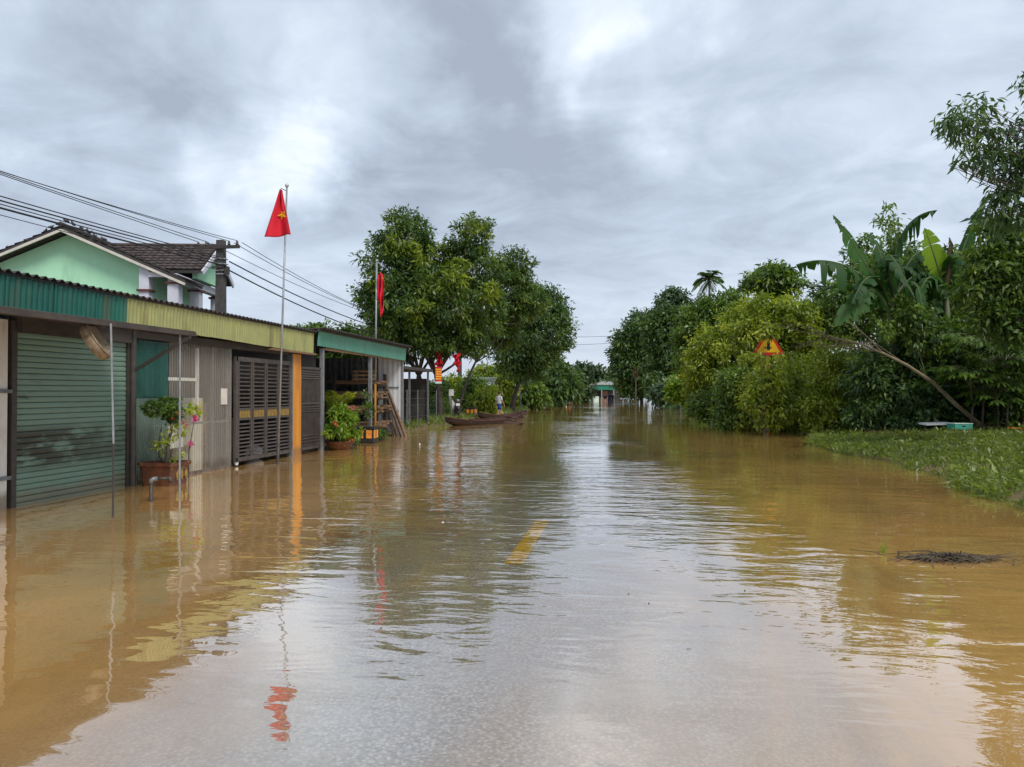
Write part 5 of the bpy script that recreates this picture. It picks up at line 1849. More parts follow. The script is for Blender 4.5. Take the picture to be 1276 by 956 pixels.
def umbrella_tree(name, label, base, top, n, spread, seed, leaf, trunk_r=.12, ll=.5):
    """papaya-like: bare stem with long-stalked lobed leaves held out level"""
    t = thing(name, label, 'tree', base)
    tp_ = top - base
    g = random.Random(seed)
    obj('trunk', MB().tube([(0, 0, -.3), tp_ * .5 + Vector((.1, 0, 0)), tp_], [trunk_r * 1.2, trunk_r, trunk_r * .7], 9), M['bark'], t, smooth=True)
    P, A, N, L, W, T = [], [], [], [], [], []
    stalk = MB()
    for i in range(n):
        a = i * 2.399
        e = g.uniform(-.1, .75)
        ln = spread * g.uniform(.55, 1.0)
        tip = tp_ + Vector((math.cos(a) * ln, math.sin(a) * ln, e * ln * .6 + g.uniform(-.2, .1)))
        stalk.tube([tp_ + Vector((0, 0, g.uniform(-.3, .1))), (tp_ + tip) / 2 + Vector((0, 0, .18)), tip], [.02, .016, .01], 5)
        tn = g.uniform(.25, .65)
        for k in range(9):
            b = (k - 4) / 4 * 2.2
            dirv = Vector((math.cos(a + b), math.sin(a + b), -.25))
            for q in range(2):
                P.append(tuple(tip + Vector((0, 0, .02 * q))))
                A.append(tuple(dirv + Vector((g.uniform(-.12, .12), g.uniform(-.12, .12), -.2 * q))))
                N.append((g.uniform(-.2, .2), g.uniform(-.2, .2), 1))
                L.append(ll * (1 - .3 * abs(k - 4) / 4) * g.uniform(.8, 1.1))
                W.append(ll * .34)
                T.append(tn + g.uniform(-.1, .1))
    obj('stalk', stalk, M['stem_green'], t, kind='stuff')
    obj('crown', leaf_data('umbrella', np.array(P), np.array(A), np.array(N), np.array(L), np.array(W), np.array(T), .08, .2), M[leaf], t, kind='stuff')
    return t


b = at(963, 480, 40)
b.z = .2
plant('papaya_tree', 'papaya tree with level umbrella of leaves behind the warning sign', 'tree', b, lobes_at([(965, 347, 26, 0, .42), (944, 352, 18, 0, .4), (985, 352, 18, 0, .4), (966, 339, 16, 0, .5), (958, 360, 14, 0, .5), (978, 362, 12, 0, .5)], 40, b), 'leaf_bush', 199, 190, 22, .34, .34, .15, .17, .8, limbs=6, bark='bark', tint=.5, tvar=.2)

# ------------------------------------------------------------------ right bank: bushes round the warning sign
BR = 'bushes crowding the right bank'
for i, (px, py, t, sp, lf, lab, n, per, ll) in enumerate((
        (905, 520, 40, [(890, 430, 30), (920, 415, 32), (905, 455, 36), (880, 465, 26), (925, 445, 34), (895, 490, 28), (870, 490, 18), (945, 395, 22), (872, 445, 14)], 'leaf_olive', 'large yellow green bush left of the warning sign', 640, 32, .30),
        (900, 525, 37, [(885, 505, 20), (905, 505, 22), (925, 500, 24), (872, 508, 12)], 'leaf_bush', 'dark green low bush at the water left of sign', 240, 30, .28),
        (960, 535, 34, [(950, 395, 30), (985, 400, 34), (935, 420, 26), (1000, 425, 30), (965, 425, 26), (990, 450, 30)], 'leaf_olive', 'tall olive bush rising behind the warning sign', 460, 32, .27),
        (975, 540, 31.6, [(980, 480, 34), (945, 485, 26), (1005, 500, 34), (970, 510, 28), (1015, 470, 28), (995, 525, 22), (940, 515, 22)], 'leaf_olive', 'leafy olive bush below and right of the warning sign', 500, 32, .25),
        (940, 540, 32.5, [(920, 480, 24), (915, 505, 20), (935, 525, 18), (905, 520, 14)], 'leaf_bush', 'dark bush under the warning sign left side', 230, 30, .26),
        (1030, 548, 28.5, [(1035, 470, 30), (1030, 505, 28), (1055, 490, 28), (1020, 530, 18), (1050, 525, 22), (1040, 440, 22), (1065, 455, 20)], 'leaf_olive', 'thin twiggy bush right of the sign under bare branches', 330, 26, .22),
        (1100, 548, 26.4, [(1090, 470, 30), (1128, 425, 22), (1152, 425, 22), (1115, 500, 30), (1085, 515, 26), (1125, 460, 28), (1110, 530, 20), (1140, 510, 28)], 'leaf_dark', 'dark dense bush behind the leaning bare trunk', 460, 32, .24),
        (1170, 545, 26.3, [(1160, 440, 30), (1150, 490, 34), (1185, 500, 34), (1200, 470, 34), (1175, 525, 24), (1215, 515, 28)], 'leaf_dark', 'dark bush above the teal box on right bank', 460, 32, .24),
        (1250, 545, 25.2, [(1240, 455, 30), (1270, 440, 26), (1265, 500, 32), (1245, 520, 26), (1280, 470, 32), (1290, 520, 30)], 'leaf_dark', 'dark bush at right frame edge behind leaning trunk roots', 380, 32, .24),
        (1060, 440, 34, [(1060, 400, 32), (1040, 375, 22), (1130, 400, 28), (1030, 405, 18), (1120, 440, 30)], 'leaf_bush', 'shaded bush behind the banana leaves in the middle', 420, 30, .28),
        (1180, 430, 32, [(1150, 400, 34), (1185, 420, 34), (1220, 410, 34), (1255, 430, 36), (1210, 450, 30), (1285, 410, 36)], 'leaf_dark', 'shaded dark bush under the right banana plant', 420, 30, .28))):
    b = at(px, 540, t)
    b.z = gz(b.x, b.y)
    plant('bank_bush', lab, 'bush', b, lobes_at(sp, t, b), lf, 160 + i, int(n * 1.3), per, .34, ll * .8, ll * .33, .05, .15, stems=3, limbs=8, bark='bark_bare', group=BR, tint=.5, tvar=.22, droop=.4)
# overhanging sprigs in front of the sign corners
b = ground_at(5.2, 29.6)
plant('bank_bush', 'leafy sprigs hanging over the lower corners of the warning sign', 'bush', b,
      lobes_at([(929, 447, 6), (986, 447, 6), (957, 466, 8), (948, 480, 12), (966, 485, 14), (940, 500, 14), (975, 510, 16), (955, 520, 14), (957, 411, 8), (950, 415, 5), (965, 415, 5), (942, 445, 4), (974, 446, 4), (951, 449, 4), (966, 448, 3)], 28.95, b), 'leaf_olive', 190, 260, 22, .2, .2, .08, .03, .15, stems=2, limbs=9, bark='bark_bare', group=BR, tint=.5, tvar=.2)

b = at(1275, 545, 24.2)
b.z = gz(b.x, b.y)
plant('bank_bush', 'low leafy bush at right frame edge hiding the cassava stems', 'bush', b,
      lobes_at([(1262, 500, 20), (1285, 480, 28), (1252, 525, 13), (1288, 522, 22), (1268, 470, 18), (1310, 500, 30)], 24.4, b), 'leaf_bush', 195, 190, 24, .25, .22, .09, .04, .2, stems=3, limbs=5, bark='bark_bare', group=BR, tint=.42, tvar=.2)
b = at(1170, 545, 25.4)
b.z = gz(b.x, b.y)
plant('bank_bush', 'low dark bush directly behind the white foam board', 'bush', b,
      lobes_at([(1150, 515, 20), (1178, 520, 17), (1125, 525, 16), (1165, 490, 18), (1195, 528, 12), (1140, 490, 16)], 25.4, b), 'leaf_dark', 196, 190, 24, .25, .22, .09, .04, .2, stems=3, limbs=5, bark='bark_bare', group=BR, tint=.42, tvar=.2)

# warning sign
sgb = Vector((at(957.5, 540, 29.6).x, at(957.5, 540, 29.6).y, 0))
sg = thing('warning_sign', 'yellow triangular warning sign with red border half hidden in bushes', 'sign', sgb, YAW - .08)
cz = at(957.5, 433, 29.6).z
sz = 1.25


def tri(s_):
    return [(-s_ / 2, -s_ * .289), (s_ / 2, -s_ * .289), (0, s_ * .577)]


fr3 = lambda off: (lambda u, v, w: (u, -.05 - off - w, cz + v + .06))
obj('post', MB().tube([(0, 0, -.5), (0, 0, cz + .5)], .045, 10), M['post_red'], sg, smooth=True)
obj('border', MB().prism(tri(sz), fr3(0), .02), M['sign_red'], sg)
obj('panel', MB().prism(tri(sz * .72), fr3(.021), .006), M['sign_yellow'], sg)
obj('symbol', MB().prism([(-.055, -.17), (.055, -.17), (.055, .14), (0, .24), (-.055, .14)], fr3(.028), .005), M['sign_black'], sg)
obj('symbol', MB().prism([(-.17, -.10), (-.056, -.10), (-.056, -.05), (-.17, -.05)], fr3(.028), .005), M['sign_black'], sg)
obj('symbol', MB().prism([(.056, -.10), (.13, -.10), (.13, -.05), (.056, -.05)], fr3(.028), .005), M['sign_black'], sg)
sd2 = thing('road_sign', 'tiny orange disc sign showing in the bushes by the bend', 'sign', (at(848, 495, 60.5).x, at(848, 495, 60.5).y, 0), YAW)
zz = at(848, 470, 60.5).z
obj('post', MB().tube([(0, 0, -.4), (0, 0, zz)], .03, 6), M['grey_steel'], sd2)
obj('panel', MB().prism([(.2 * math.cos(k * PI / 8), .2 * math.sin(k * PI / 8)) for k in range(16)], lambda u, v, w: (u, -.035 - w, zz + v), .02), M['sign_orange'], sd2)

# fallen, leaning bare trunk
lt0 = at(1226, 546, 24.4)
lt = thing('fallen_tree', 'bare uprooted trunk leaning left across the right bank bushes', 'fallen tree', lt0)
path = [at(1236, 540, 24.6), at(1219, 528, 24.3), at(1190, 503, 24.0), at(1163, 477, 23.9), at(1130, 455, 24.0), at(1100, 440, 24.3), at(1070, 428, 25.0), at(1030, 418, 26.2)]
obj('trunk', MB().tube([p - lt0 for p in path], [.095, .08, .07, .06, .05, .04, .03, .015], 9), M['bark_olive'], lt, smooth=True)
g = random.Random(8)
for i, (k, px, py, t) in enumerate(((5, 1040, 385, 25.5), (6, 985, 432, 27.3), (6, 950, 400, 28.2), (7, 965, 402, 28.2), (5, 1010, 436, 26.4), (7, 985, 440, 28.0), (6, 1000, 398, 27.6), (4, 1060, 404, 25))):
    e = at(px, py, t)
    pts = bend_path(path[k] - lt0, e - lt0, 5, np.random.default_rng(i), .04)
    mb = MB().tube(pts, [.024, .02, .016, .012, .009, .004], 6)
    for q in range(4):
        f = Vector(pts[1 + q])
        mb.tube([f, f + Vector((g.uniform(-.7, -.1), g.uniform(-.3, .3), g.uniform(-.25, .35)))], [.012, .004], 4)
    obj('branch', mb, M['bark_bare'], lt)
rb_ = MB()
for i in range(26):
    a = g.uniform(0, 2 * PI)
    b0 = path[0] - lt0
    rb_.tube([b0, b0 + Vector((math.cos(a) * .3, math.sin(a) * .3, g.uniform(-.2, .35))), b0 + Vector((math.cos(a) * .6, math.sin(a) * .6, g.uniform(-.3, .45)))], [.04, .025, .008], 5)
obj('root', rb_, M['bark_bare'], lt, kind='stuff')
obj('root_soil', crown_mesh('root_soil', [(path[0].x - lt0.x, path[0].y - lt0.y, path[0].z - lt0.z, .5, .4, .28)], 55, 60, 14, .15, .2, .07, tint=.3, droop=.6), M['leaf_dead'], lt, kind='stuff')

# ------------------------------------------------------------------ banana plants


def banana_leaf(name, root, off, pa, pm2, pc, width, seed, tint=.35, mat='leaf_banana', tear=.35, tilt=(0, 0, 1), fold=.28, keel=1):
    """one big leaf: midrib through three points, two torn half blades"""
    g = random.Random(seed)
    a, m, c = Vector(pa), Vector(pm2), Vector(pc)
    n = 26
    rib, tans = [], []
    for i in range(n + 1):
        t = i / n
        q = 2 * m - (a + c) / 2
        rib.append((1 - t) ** 2 * a + 2 * t * (1 - t) * q + t * t * c - off)
        tans.append((2 * (1 - t) * (q - a) + 2 * t * (c - q)).normalized())
    mb = MB()
    up = Vector(tilt)
    for s_ in (-1, 1):
        strip = []
        gap = 0
        for i in range(n + 1):
            t = i / n
            w = width * .5 * (max(0.0, math.sin(PI * min(1, .06 + t * .95))) ** .55)
            sd_ = tans[i].cross(up)
            sd_ = sd_.normalized() if sd_.length > 1e-3 else RT
            nn = sd_.cross(tans[i]).normalized()
            strip.append((rib[i], sd_, nn, w))
        i = 1
        while i < n:
            k = min(n, i + g.randint(1, 3))
            sag = g.uniform(.0, tear) if g.random() < .75 else g.uniform(tear, tear * 2.2)
            fw = g.uniform(.72, 1.0)
            if g.random() < .06:
                fw *= .45
            vs = []
            for j in range(i, k + 1):
                r0, sd_, nn, w = strip[j]
                sh = tans[j] * (.06 * (1 if j == i else 0) - .05 * (1 if j == k else 0)) * (1 if tear > .3 else .2)
                p1_ = r0 + sd_ * s_ * w * .5 + nn * (fold * w * .35 * keel) + Vector((0, 0, -sag * w * .35))
                p2_ = r0 + sd_ * s_ * w * fw * (.95 - .25 * sag) + nn * (fold * w * .35 * keel) + Vector((0, 0, -sag * w * 1.15)) + sh
                vs += [r0, p1_, p2_]
            o_ = len(mb.v)
            mb.v += [tuple(v) for v in vs]
            for j in range(k - i):
                q = o_ + 3 * j
                if s_ > 0:
                    mb.f += [(q, q + 1, q + 4, q + 3), (q + 1, q + 2, q + 5, q + 4)]
                else:
                    mb.f += [(q, q + 3, q + 4, q + 1), (q + 1, q + 4, q + 5, q + 2)]
            i = k
    o = obj(name, mb, M[mat], root, smooth=True)
    at_ = o.data.attributes.new('tint', 'FLOAT', 'POINT')
    at_.data.foreach_set('value', [tint] * len(o.data.vertices))
    obj('midrib', MB().tube(rib, [.045 * (1 - .85 * i / n) for i in range(n + 1)], 6), M['stem_green'], o)
    return o


BK = 1.17


def banana(label, base, stems, leaves, seed):
    far = lambda q: at(q[0], q[1], q[2] * BK)
    t = thing('banana_plant', label, 'banana plant', base, 0, 'banana plants on the right bank')
    for (pts, r0, r1) in stems:
        pts = [(base if isinstance(p, str) else far(p)) - base - Vector((0, 0, .3 if isinstance(p, str) else 0)) for p in pts]
        obj('pseudostem', MB().tube(pts, [r0 + (r1 - r0) * i / (len(pts) - 1) for i in range(len(pts))], 10), M['stem_green'], t, smooth=True)
    for i, lf in enumerate(leaves):
        (pa, pm2, pc, w, tint) = lf[:5]
        kw = lf[5] if len(lf) > 5 else {}
        banana_leaf('leaf', t, base, far(pa), far(pm2), far(pc), w * BK * 1.12, seed + i, tint, **kw)
    return t


b1 = at(1118, 470, 26.3)
b1.z = gz(b1.x, b1.y)
hang_dn = dict(tear=1.0, fold=.0)
edge = dict(tilt=tuple(-FW + UP * .3))
banana('left banana plant with long torn leaf reaching left over bushes', b1, [(['root', (1112, 420, 22.5), (1108, 378, 22.3)], .15, .09), ([(1118, 440, 22.6), (1120, 385, 22.6)], .11, .06)],
       [((1108, 378, 22.3), (1052, 331, 22.0), (992, 330, 22.0), .62, .22, dict(tear=1.1, fold=0)),
        ((1104, 378, 22.3), (1072, 318, 22.2), (1038, 268, 22.0), .60, .42, dict(tear=.7, tilt=tuple(-FW * .9 + UP * .25 + RT * .2))),
        ((1108, 372, 22.3), (1124, 292, 22.0), (1168, 262, 21.6), .78, .16, dict(tear=.9, fold=0)),
        ((1116, 374, 22.2), (1108, 318, 21.8), (1140, 372, 21.0), .85, .16, dict(tear=.9, fold=.1)),
        ((1108, 380, 22.2), (1086, 345, 21.8), (1062, 378, 21.2), .80, .20, dict(tear=.8, fold=.1)),
        ((1112, 385, 22.2), (1074, 372, 21.8), (1040, 408, 21.5), .66, .42, dict(tear=.25, tilt=tuple(-FW * .8 + UP * .6))),
        ((1112, 375, 22.4), (1150, 340, 22.4), (1180, 372, 22.0), .7, .2, dict(tear=.8)),
        ((1104, 380, 22.5), (1065, 355, 22.8), (1022, 362, 23.0), .55, .2, dict(tear=.9, fold=0)),
        ((1110, 372, 22.6), (1094, 310, 22.8), (1080, 292, 22.9), .6, .3, dict(tear=.7, tilt=tuple(-FW * .8 + UP * .3 + RT * .3))),
        ((1116, 376, 22.6), (1140, 318, 22.9), (1176, 322, 23.0), .75, .22, dict(tear=.9, fold=0)),
        ((1112, 384, 22.0), (1138, 352, 21.7), (1150, 398, 21.4), .6, .3, dict(tear=.7)),
        ((1106, 384, 22.0), (1082, 362, 21.7), (1064, 402, 21.4), .6, .5, dict(tear=.5, tilt=tuple(-FW * .7 + UP * .6)))], 500)
b2 = at(1185, 480, 26.7)
b2.z = gz(b2.x, b2.y)
banana('middle banana plant with upright bright yellow green young leaf', b2, [(['root', (1182, 420, 22.8), (1178, 365, 22.6)], .15, .09)],
       [((1180, 372, 22.5), (1166, 325, 22.3), (1152, 284, 22.2), .80, .88, dict(tear=.12, fold=.15, tilt=tuple(-FW + UP * .1))),
        ((1182, 368, 22.5), (1204, 300, 22.4), (1228, 250, 22.3), .52, .34, dict(tear=.6, tilt=tuple(-FW * .6 + UP * .5 - RT * .5))),
        ((1182, 368, 22.5), (1215, 322, 22.2), (1262, 302, 22.0), .6, .25, dict(tear=.7)),
        ((1180, 370, 22.5), (1188, 318, 22.0), (1212, 345, 21.4), .62, .24, dict(tear=.8)),
        ((1176, 372, 22.5), (1140, 335, 22.6), (1108, 345, 22.4), .7, .18, dict(tear=.8)),
        ((1180, 374, 22.3), (1160, 345, 22.0), (1142, 380, 21.6), .6, .4, dict(tear=.6)),
        ((1184, 372, 22.4), (1200, 325, 22.6), (1236, 318, 22.6), .65, .5, dict(tear=.6)),
        ((1178, 365, 22.4), (1184, 320, 22.2), (1183, 296, 22.1), .28, .5, dict(mat='leaf_dead', tear=.5, tilt=tuple(-FW)))], 540)
b3 = at(1196, 500, 27.8)
b3.z = gz(b3.x, b3.y)
bt3 = banana('right lower banana plant with dry brown leaves hanging round its stem', b3, [(['root', (1194, 440, 23.6), (1190, 385, 23.4)], .15, .08)],
             [((1190, 395, 23.3), (1166, 378, 22.8), (1146, 412, 22.4), .68, .42, dict(tear=.25, tilt=tuple(-FW * .8 + UP * .6))),
              ((1190, 390, 23.3), (1182, 350, 23.2), (1178, 322, 23.2), .24, .6, dict(tear=.05, tilt=tuple(-FW))),
              ((1192, 390, 23.3), (1196, 350, 23.2), (1206, 320, 23.2), .3, .45, dict(tear=.3, tilt=tuple(-FW))),
              ((1192, 392, 23.3), (1222, 380, 23.0), (1250, 415, 22.6), .62, .25, dict(tear=.6)),
              ((1192, 395, 23.3), (1212, 372, 23.2), (1232, 378, 23.0), .4, .5, dict(mat='leaf_dead', tear=.9)),
              ((1190, 398, 23.3), (1196, 405, 23.1), (1192, 440, 23.0), .45, .4, dict(mat='leaf_dead', tear=1.0, tilt=tuple(-FW))),
              ((1190, 398, 23.3), (1178, 405, 23.1), (1174, 446, 23.0), .45, .3, dict(mat='leaf_dead', tear=1.0, tilt=tuple(-FW))),
              ((1192, 398, 23.3), (1204, 405, 23.1), (1210, 436, 23.0), .4, .3, dict(mat='leaf_dead', tear=1.0, tilt=tuple(-FW)))], 580)
b4 = at(1270, 500, 25.7)
b4.z = gz(b4.x, b4.y)
banana('rightmost banana plant half outside the frame with brown hanging leaves', b4, [(['root', (1272, 430, 22), (1270, 370, 22)], .15, .1)],
       [((1270, 380, 22), (1245, 345, 21.8), (1225, 372, 21.5), .65, .24, dict(tear=.7)), ((1270, 385, 22), (1274, 405, 21.8), (1268, 430, 21.8), .4, .4, dict(mat='leaf_dead', tear=1.0, tilt=tuple(-FW))),
        ((1270, 385, 22), (1300, 350, 21.8), (1340, 380, 21.5), .7, .24, dict(tear=.7)), ((1270, 380, 22), (1290, 320, 22), (1320, 290, 22), .6, .3, dict(tear=.6))], 620)

# big-leaved bush low right
b = at(1225, 530, 25.2)
b.z = gz(b.x, b.y)
for i, (px, py, t) in enumerate(((1222, 430, 23.6), (1252, 452, 23.6), (1208, 470, 23.8), (1240, 490, 24.0))):
    tb = at(px, py + 60, t)
    tb.z = gz(tb.x, tb.y)
    umbrella_tree('cassava_bush', ('upper left', 'upper right', 'lower left', 'lowest')[i] + ' large-leaved dark cassava bush above the leaning trunk roots', tb, at(px, py, t), 34, 1.05, 20 + i, 'leaf_bush', .03, .38)

# slim sapling above the bananas
b = at(1108, 430, 28.5)
b.z = gz(b.x, b.y)
plant('sapling', 'slim pale sapling with sparse leaves standing above banana leaves', 'tree', b,
      lobes_at([(1108, 258, 8), (1106, 280, 14), (1118, 290, 14), (1098, 310, 18), (1122, 315, 18), (1080, 330, 20), (1110, 335, 22), (1060, 318, 9), (1072, 300, 10)], 28.5, b),
      'leaf_bush', 230, 125, 9, .26, .23, .085, .03, .62, limbs=9, bark='stem_green', tint=.6, tvar=.2)

# overhanging tree at the upper right
b = Vector((13.6, 15.5, .25))
plant('overhanging_tree', 'tree with long drooping leaves reaching in from upper right', 'tree', b,
      lobes_at([(1192, 152, 22, 0, .8), (1215, 150, 18, 0), (1222, 132, 14), (1180, 168, 12), (1208, 185, 22, 0, .7), (1240, 168, 22), (1182, 208, 12, 0, .5), (1200, 205, 14, 0, .5), (1235, 200, 20), (1262, 170, 26), (1265, 215, 26), (1250, 245, 20),
                (1245, 268, 22), (1272, 262, 28), (1295, 140, 26), (1300, 200, 40), (1330, 160, 45), (1350, 230, 50), (1285, 100, 10), (1310, 90, 22), (1400, 160, 50)], 14.6, b, .9),
      'leaf_dark', 240, 430, 14, .23, .20, .052, .07, .55, limbs=20, tint=.42, tvar=.14, droop=.75, upn=.4, shell=.2)
b = Vector((14.6, 19.0, .3))
plant('broadleaf_tree', 'dense green tree under the overhanging branch at right edge', 'tree', b,
      lobes_at([(1245, 300, 26), (1270, 320, 32), (1225, 325, 22), (1250, 350, 34), (1215, 355, 20), (1285, 365, 40), (1310, 310, 45), (1260, 290, 20), (1280, 400, 34), (1240, 395, 26)], 19.0, b, .9),
      'leaf_bush', 250, 520, 26, .28, .19, .075, .13, .4, limbs=9, tint=.42, tvar=.2)
b = at(1150, 540, 25.3)
b.z = gz(b.x, b.y)
plant('shrub', 'leafy shrub hiding the banana stems above the leaning trunk', 'bush', b,
      lobes_at([(1112, 405, 16), (1140, 398, 20), (1168, 410, 20), (1190, 425, 20), (1216, 405, 22), (1150, 425, 20), (1125, 385, 12), (1235, 390, 20), (1205, 440, 20)], 25.4, b), 'leaf_bush', 266, 260, 22, .28, .21, .09, .05, .3, stems=3, limbs=8, bark='stem_green', tint=.5, tvar=.22)
b = at(1150, 480, 27.6)
b.z = gz(b.x, b.y)
plant('shrub', 'leafy shrub growing up between and behind the banana leaves', 'bush', b,
      lobes_at([(1085, 345, 22), (1118, 300, 10), (1150, 345, 26), (1190, 335, 20), (1060, 345, 16), (1212, 325, 22), (1232, 290, 14), (1120, 375, 26), (1165, 395, 24), (1072, 310, 8), (1200, 375, 22)], 27.6, b), 'leaf_bush', 265, 300, 22, .3, .22, .09, .05, .3, stems=3, limbs=8, bark='stem_green', tint=.45, tvar=.2)
b = at(1145, 420, 36)
b.z = .3
plant('broadleaf_tree', 'dark tree filling behind the banana plants', 'tree', b,
      lobes_at([(1080, 350, 30), (1120, 340, 34), (1160, 350, 34), (1200, 350, 36), (1240, 350, 36), (1100, 375, 32), (1160, 385, 36), (1030, 372, 18), (1215, 385, 34), (1010, 385, 12), (1275, 360, 40)], 36, b), 'leaf_dark', 260, 620, 32, .5, .36, .13, .16, .4, limbs=9, tint=.42, tvar=.16)
for i, (x, y, r_, lab) in enumerate(((20, 24, 2.2, 'dense dark tree well beyond the right edge bushes'), (24, 17, 2.6, 'wide tree standing far right beyond the overhanging tree'))):
    b = ground_at(x, y)
    plant('broadleaf_tree', lab, 'tree', b, [(0, 0, 2.6, r_, r_, 2.0), (-1.2, 1, 4.4, r_ * .8, r_ * .8, 1.8), (1.3, -.8, 4.0, r_ * .8, r_ * .8, 1.8), (.2, .3, 6.0, r_ * .7, r_ * .7, 1.5), (-1.4, -1.2, 1.6, r_ * .7, r_ * .7, 1.4)], 'leaf_dark', 270 + i, 330, 26, .45, .3, .11, .18, .3, limbs=5, tint=.45, tvar=.2)
# pale house glimpsed behind
ph = at(1090, 500, 41)
hh_ = thing('pink_house', 'pale pink house with white and teal roof edge glimpsed behind banana plants', 'house', (ph.x, ph.y, .2), R(-4))
obj('wall', MB().box((-1.0, 0, -.3), (8.6, 5, 3.6)), M['pink_wall'], hh_)
obj('roof', MB().prism([(-1.6, 3.6), (9.2, 3.6), (3.8, 6.2)], lambda u, v, w: (u, -.5 + w, v), 6), M['white_plain'], hh_)
obj('eave', MB().box((-1.6, -.62, 3.45), (9.2, -.502, 3.598)), M['teal_box'], hh_)

# ------------------------------------------------------------------ right bank: ground cover and things lying on it
g = np.random.default_rng(12)
n = 66000
xs_ = 5.2 + g.random(n) ** 1.4 * 14
ys_ = g.uniform(5.5, 30, n)
zs_ = np.array([gz(a, b) for a, b in zip(xs_, ys_)])
# ragged water's edge: tufts stand and float a little way out
clump = np.sin(xs_ * 3.1 + np.sin(ys_ * 1.3) * 2) * np.sin(ys_ * 2.3 + np.sin(xs_ * 1.7) * 2)
keep = (zs_ > -.085 + .05 * clump) & ((zs_ > .05) | (clump > -.45))
xs_, ys_, zs_, clump = xs_[keep], ys_[keep], zs_[keep], clump[keep]
n = len(xs_)
A = g.normal(0, .75, (n, 3))
A[:, 2] = g.uniform(.15, 1.1, n)
N = g.normal(0, .5, (n, 3))
N[:, 2] += .8
hgt = np.clip(.09 + .11 * clump + g.random(n) * .08, .0, .4)
P = np.c_[xs_, ys_, np.maximum(zs_, -.01) + hgt * g.random(n)]
gr = leaf_data('grass', P, A, N, g.uniform(.07, .24, n), g.uniform(.02, .065, n), .46 + .18 * clump + g.normal(0, .13, n), .1, .2)
obj('ground_cover', gr, M['leaf_grass'], kind='stuff')
n = 17000
xs_ = 5.2 + g.random(n) * 10
ys_ = g.uniform(11, 30, n)
zs_ = np.array([gz(a, b) for a, b in zip(xs_, ys_)])
k = zs_ > -.07 * g.random(n)
xs_, ys_, zs_ = xs_[k], ys_[k], zs_[k]
n = len(xs_)
A = g.normal(0, .35, (n, 3))
A[:, 2] = 1
bl = leaf_data('blades', np.c_[xs_, ys_, zs_ - .01], A, g.normal(0, 1, (n, 3)), g.uniform(.10, .42, n), g.uniform(.008, .018, n), g.normal(.5, .26, n), .05, .3)
obj('grass', bl, M['leaf_grass'], kind='stuff')
dl = leaf_data('dead', np.c_[g.uniform(8, 15, 1500), g.uniform(23, 28.5, 1500), .28 + g.random(1500) * .08], g.normal(0, 1, (1500, 3)) * (1, 1, .25), np.c_[g.normal(0, .3, (1500, 2)), np.ones(1500)], g.uniform(.1, .3, 1500), g.uniform(.03, .08, 1500), g.random(1500), .05, .05)
obj('leaf_litter', dl, M['leaf_dead'], kind='stuff')

bxp = at(1196, 549, 23.6)
bxg = gz(bxp.x, bxp.y) + .15
tb_ = thing('teal_box', 'teal box lying on the right bank grass below dark bushes', 'box', (bxp.x, bxp.y, bxg), R(12))
obj('box_body', MB().box((-.29, -.2, 0), (.29, .2, .17)), M['teal_box'], tb_)
obj('lid_edge', MB().box((-.305, -.215, .172), (.305, .215, .195)), M['mint_pale'], tb_)
obj('handle_slot', MB().box((-.06, -.204, .08), (.06, -.2, .12)), M['black_plastic'], tb_)
wb = obj('foam_board', MB().box((-.42, -.25, 0), (.42, .25, .05)), M['white_plain'])
wb.location = (bxp.x - .52, bxp.y + .5, bxg + .13)
wb.rotation_euler = (R(3), R(-2), R(8))
tag(wb, 'white foam board lying left of the teal box', 'board')
op = obj('wood_plank', MB().box((-.6, -.09, 0), (.6, .09, .05)), M['orange_board'])
op.location = (at(1275, 553, 24).x, at(1275, 553, 24).y, gz(13, 25) + .12)
op.rotation_euler = (0, R(4), R(15))
tag(op, 'orange brown plank on the bank at right edge by roots', 'plank')

# floating debris and litter
db = on_level(1180, 697)
dt = thing('floating_debris', 'dark raft of twigs and leaves floating in brown water at right', 'debris', (db.x, db.y, .0), R(8))
g = np.random.default_rng(31)
n = 1500
r_ = np.abs(g.normal(0, .5, n))
th = g.uniform(0, 2 * PI, n)
P = np.c_[np.clip(r_, 0, 1.05) * np.cos(th) * .42, np.clip(r_, 0, 1.05) * np.sin(th) * .17, np.abs(g.normal(0, .014, n)) * np.clip(1.2 - r_, 0, 1) * 1.6 + .002]
obj('leaf_mat', leaf_data('leaf_mat', P, g.normal(0, 1, (n, 3)) * (1, 1, .18), np.c_[g.normal(0, .3, (n, 2)), np.ones(n)], g.uniform(.03, .10, n), g.uniform(.006, .02, n), g.random(n), .05, .0), M['debris'], dt, kind='stuff')
tw = MB()
gg = random.Random(3)
for i in range(70):
    x, y_ = gg.gauss(0, .26), gg.gauss(0, .09)
    a = gg.gauss(0, .6)
    l_ = gg.uniform(.1, .32)
    tw.tube([(x - l_ * math.cos(a), y_ - l_ * math.sin(a), .004), (x, y_, .022 + gg.random() * .025), (x + l_ * math.cos(a), y_ + l_ * math.sin(a), .006)], [.003, .004, .002], 4)
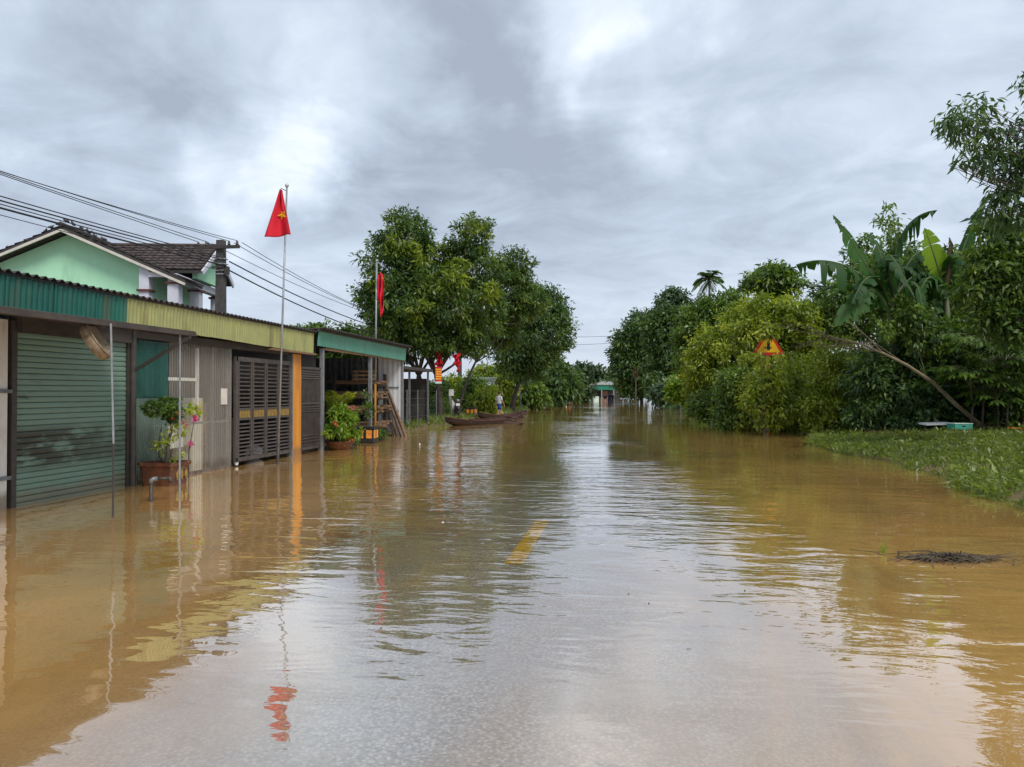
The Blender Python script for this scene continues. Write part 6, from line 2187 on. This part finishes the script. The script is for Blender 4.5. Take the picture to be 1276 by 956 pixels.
tw.tube([(.35, .05, .01), (.7, .12, .012), (1.05, .10, .006)], .003, 4)
tw.tube([(.3, .0, .01), (.6, .16, .01), (.85, .3, .006)], .003, 4)
obj('twig', tw, M['bark_bare'], dt, kind='stuff')
st_ = obj('broken_stick', MB().tube([(0, 0, -.05), (.005, 0, .06)], .008, 6), M['debris'])
st_.location = (db.x - .43, db.y + .03, 0)
tag(st_, 'short stick poking up at left end of the debris raft', 'stick')
sprout = thing('grass_sprout', 'green grass sprout standing in the water left of debris raft', 'plant', (db.x - .50, db.y + .22, 0))
n = 16
A = np.random.default_rng(2).normal(0, .22, (n, 3))
A[:, 2] = 1
obj('blade', leaf_data('sprout', np.c_[np.random.default_rng(3).normal(0, .015, (n, 2)), np.full(n, -.03)], A, np.random.default_rng(4).normal(0, 1, (n, 3)), np.linspace(.08, .24, n), np.full(n, .008), np.full(n, .6), .05, .1), M['leaf_bright'], sprout, kind='stuff')
for i, (px, py, s_, lab) in enumerate(((533, 527.5, .16, 'largest white litter piece floating by the forked trunk'), (517.5, 530.5, .12, 'white litter piece floating near the shed end'),
                                       (523, 553.5, .035, 'small white litter piece floating in front of the shed'), (552, 651, .012, 'tiny white floating speck in the mid water'))):
    p = on_level(px, py)
    o = obj('litter', MB().box((-s_, -s_ * .5, -.02), (s_, s_ * .5, s_ * .5)).box((-s_ * .5, -s_ * .3, s_ * .5 + .002), (s_ * .6, s_ * .3, s_ * .8)), M['white_plain'])
    o.location = p
    o.rotation_euler = (0, 0, i)
    tag(o, lab, 'litter', 'white litter floating on the flood')

# leaves and bits drifting on the near water
g = np.random.default_rng(91)
n = 70
yy = 4 + 22 * g.random(n) ** 1.4
xx = g.uniform(-6.0, 4.5, n)
drift = leaf_data('drift', np.c_[xx, yy, np.full(n, .004)], np.c_[g.normal(0, 1, (n, 2)), np.zeros(n)], np.c_[g.normal(0, .15, (n, 2)), np.ones(n)], g.uniform(.03, .075, n), g.uniform(.01, .025, n), g.random(n), .05, .0)
obj('drifting_leaves', drift, M['leaf_dead'], kind='stuff')
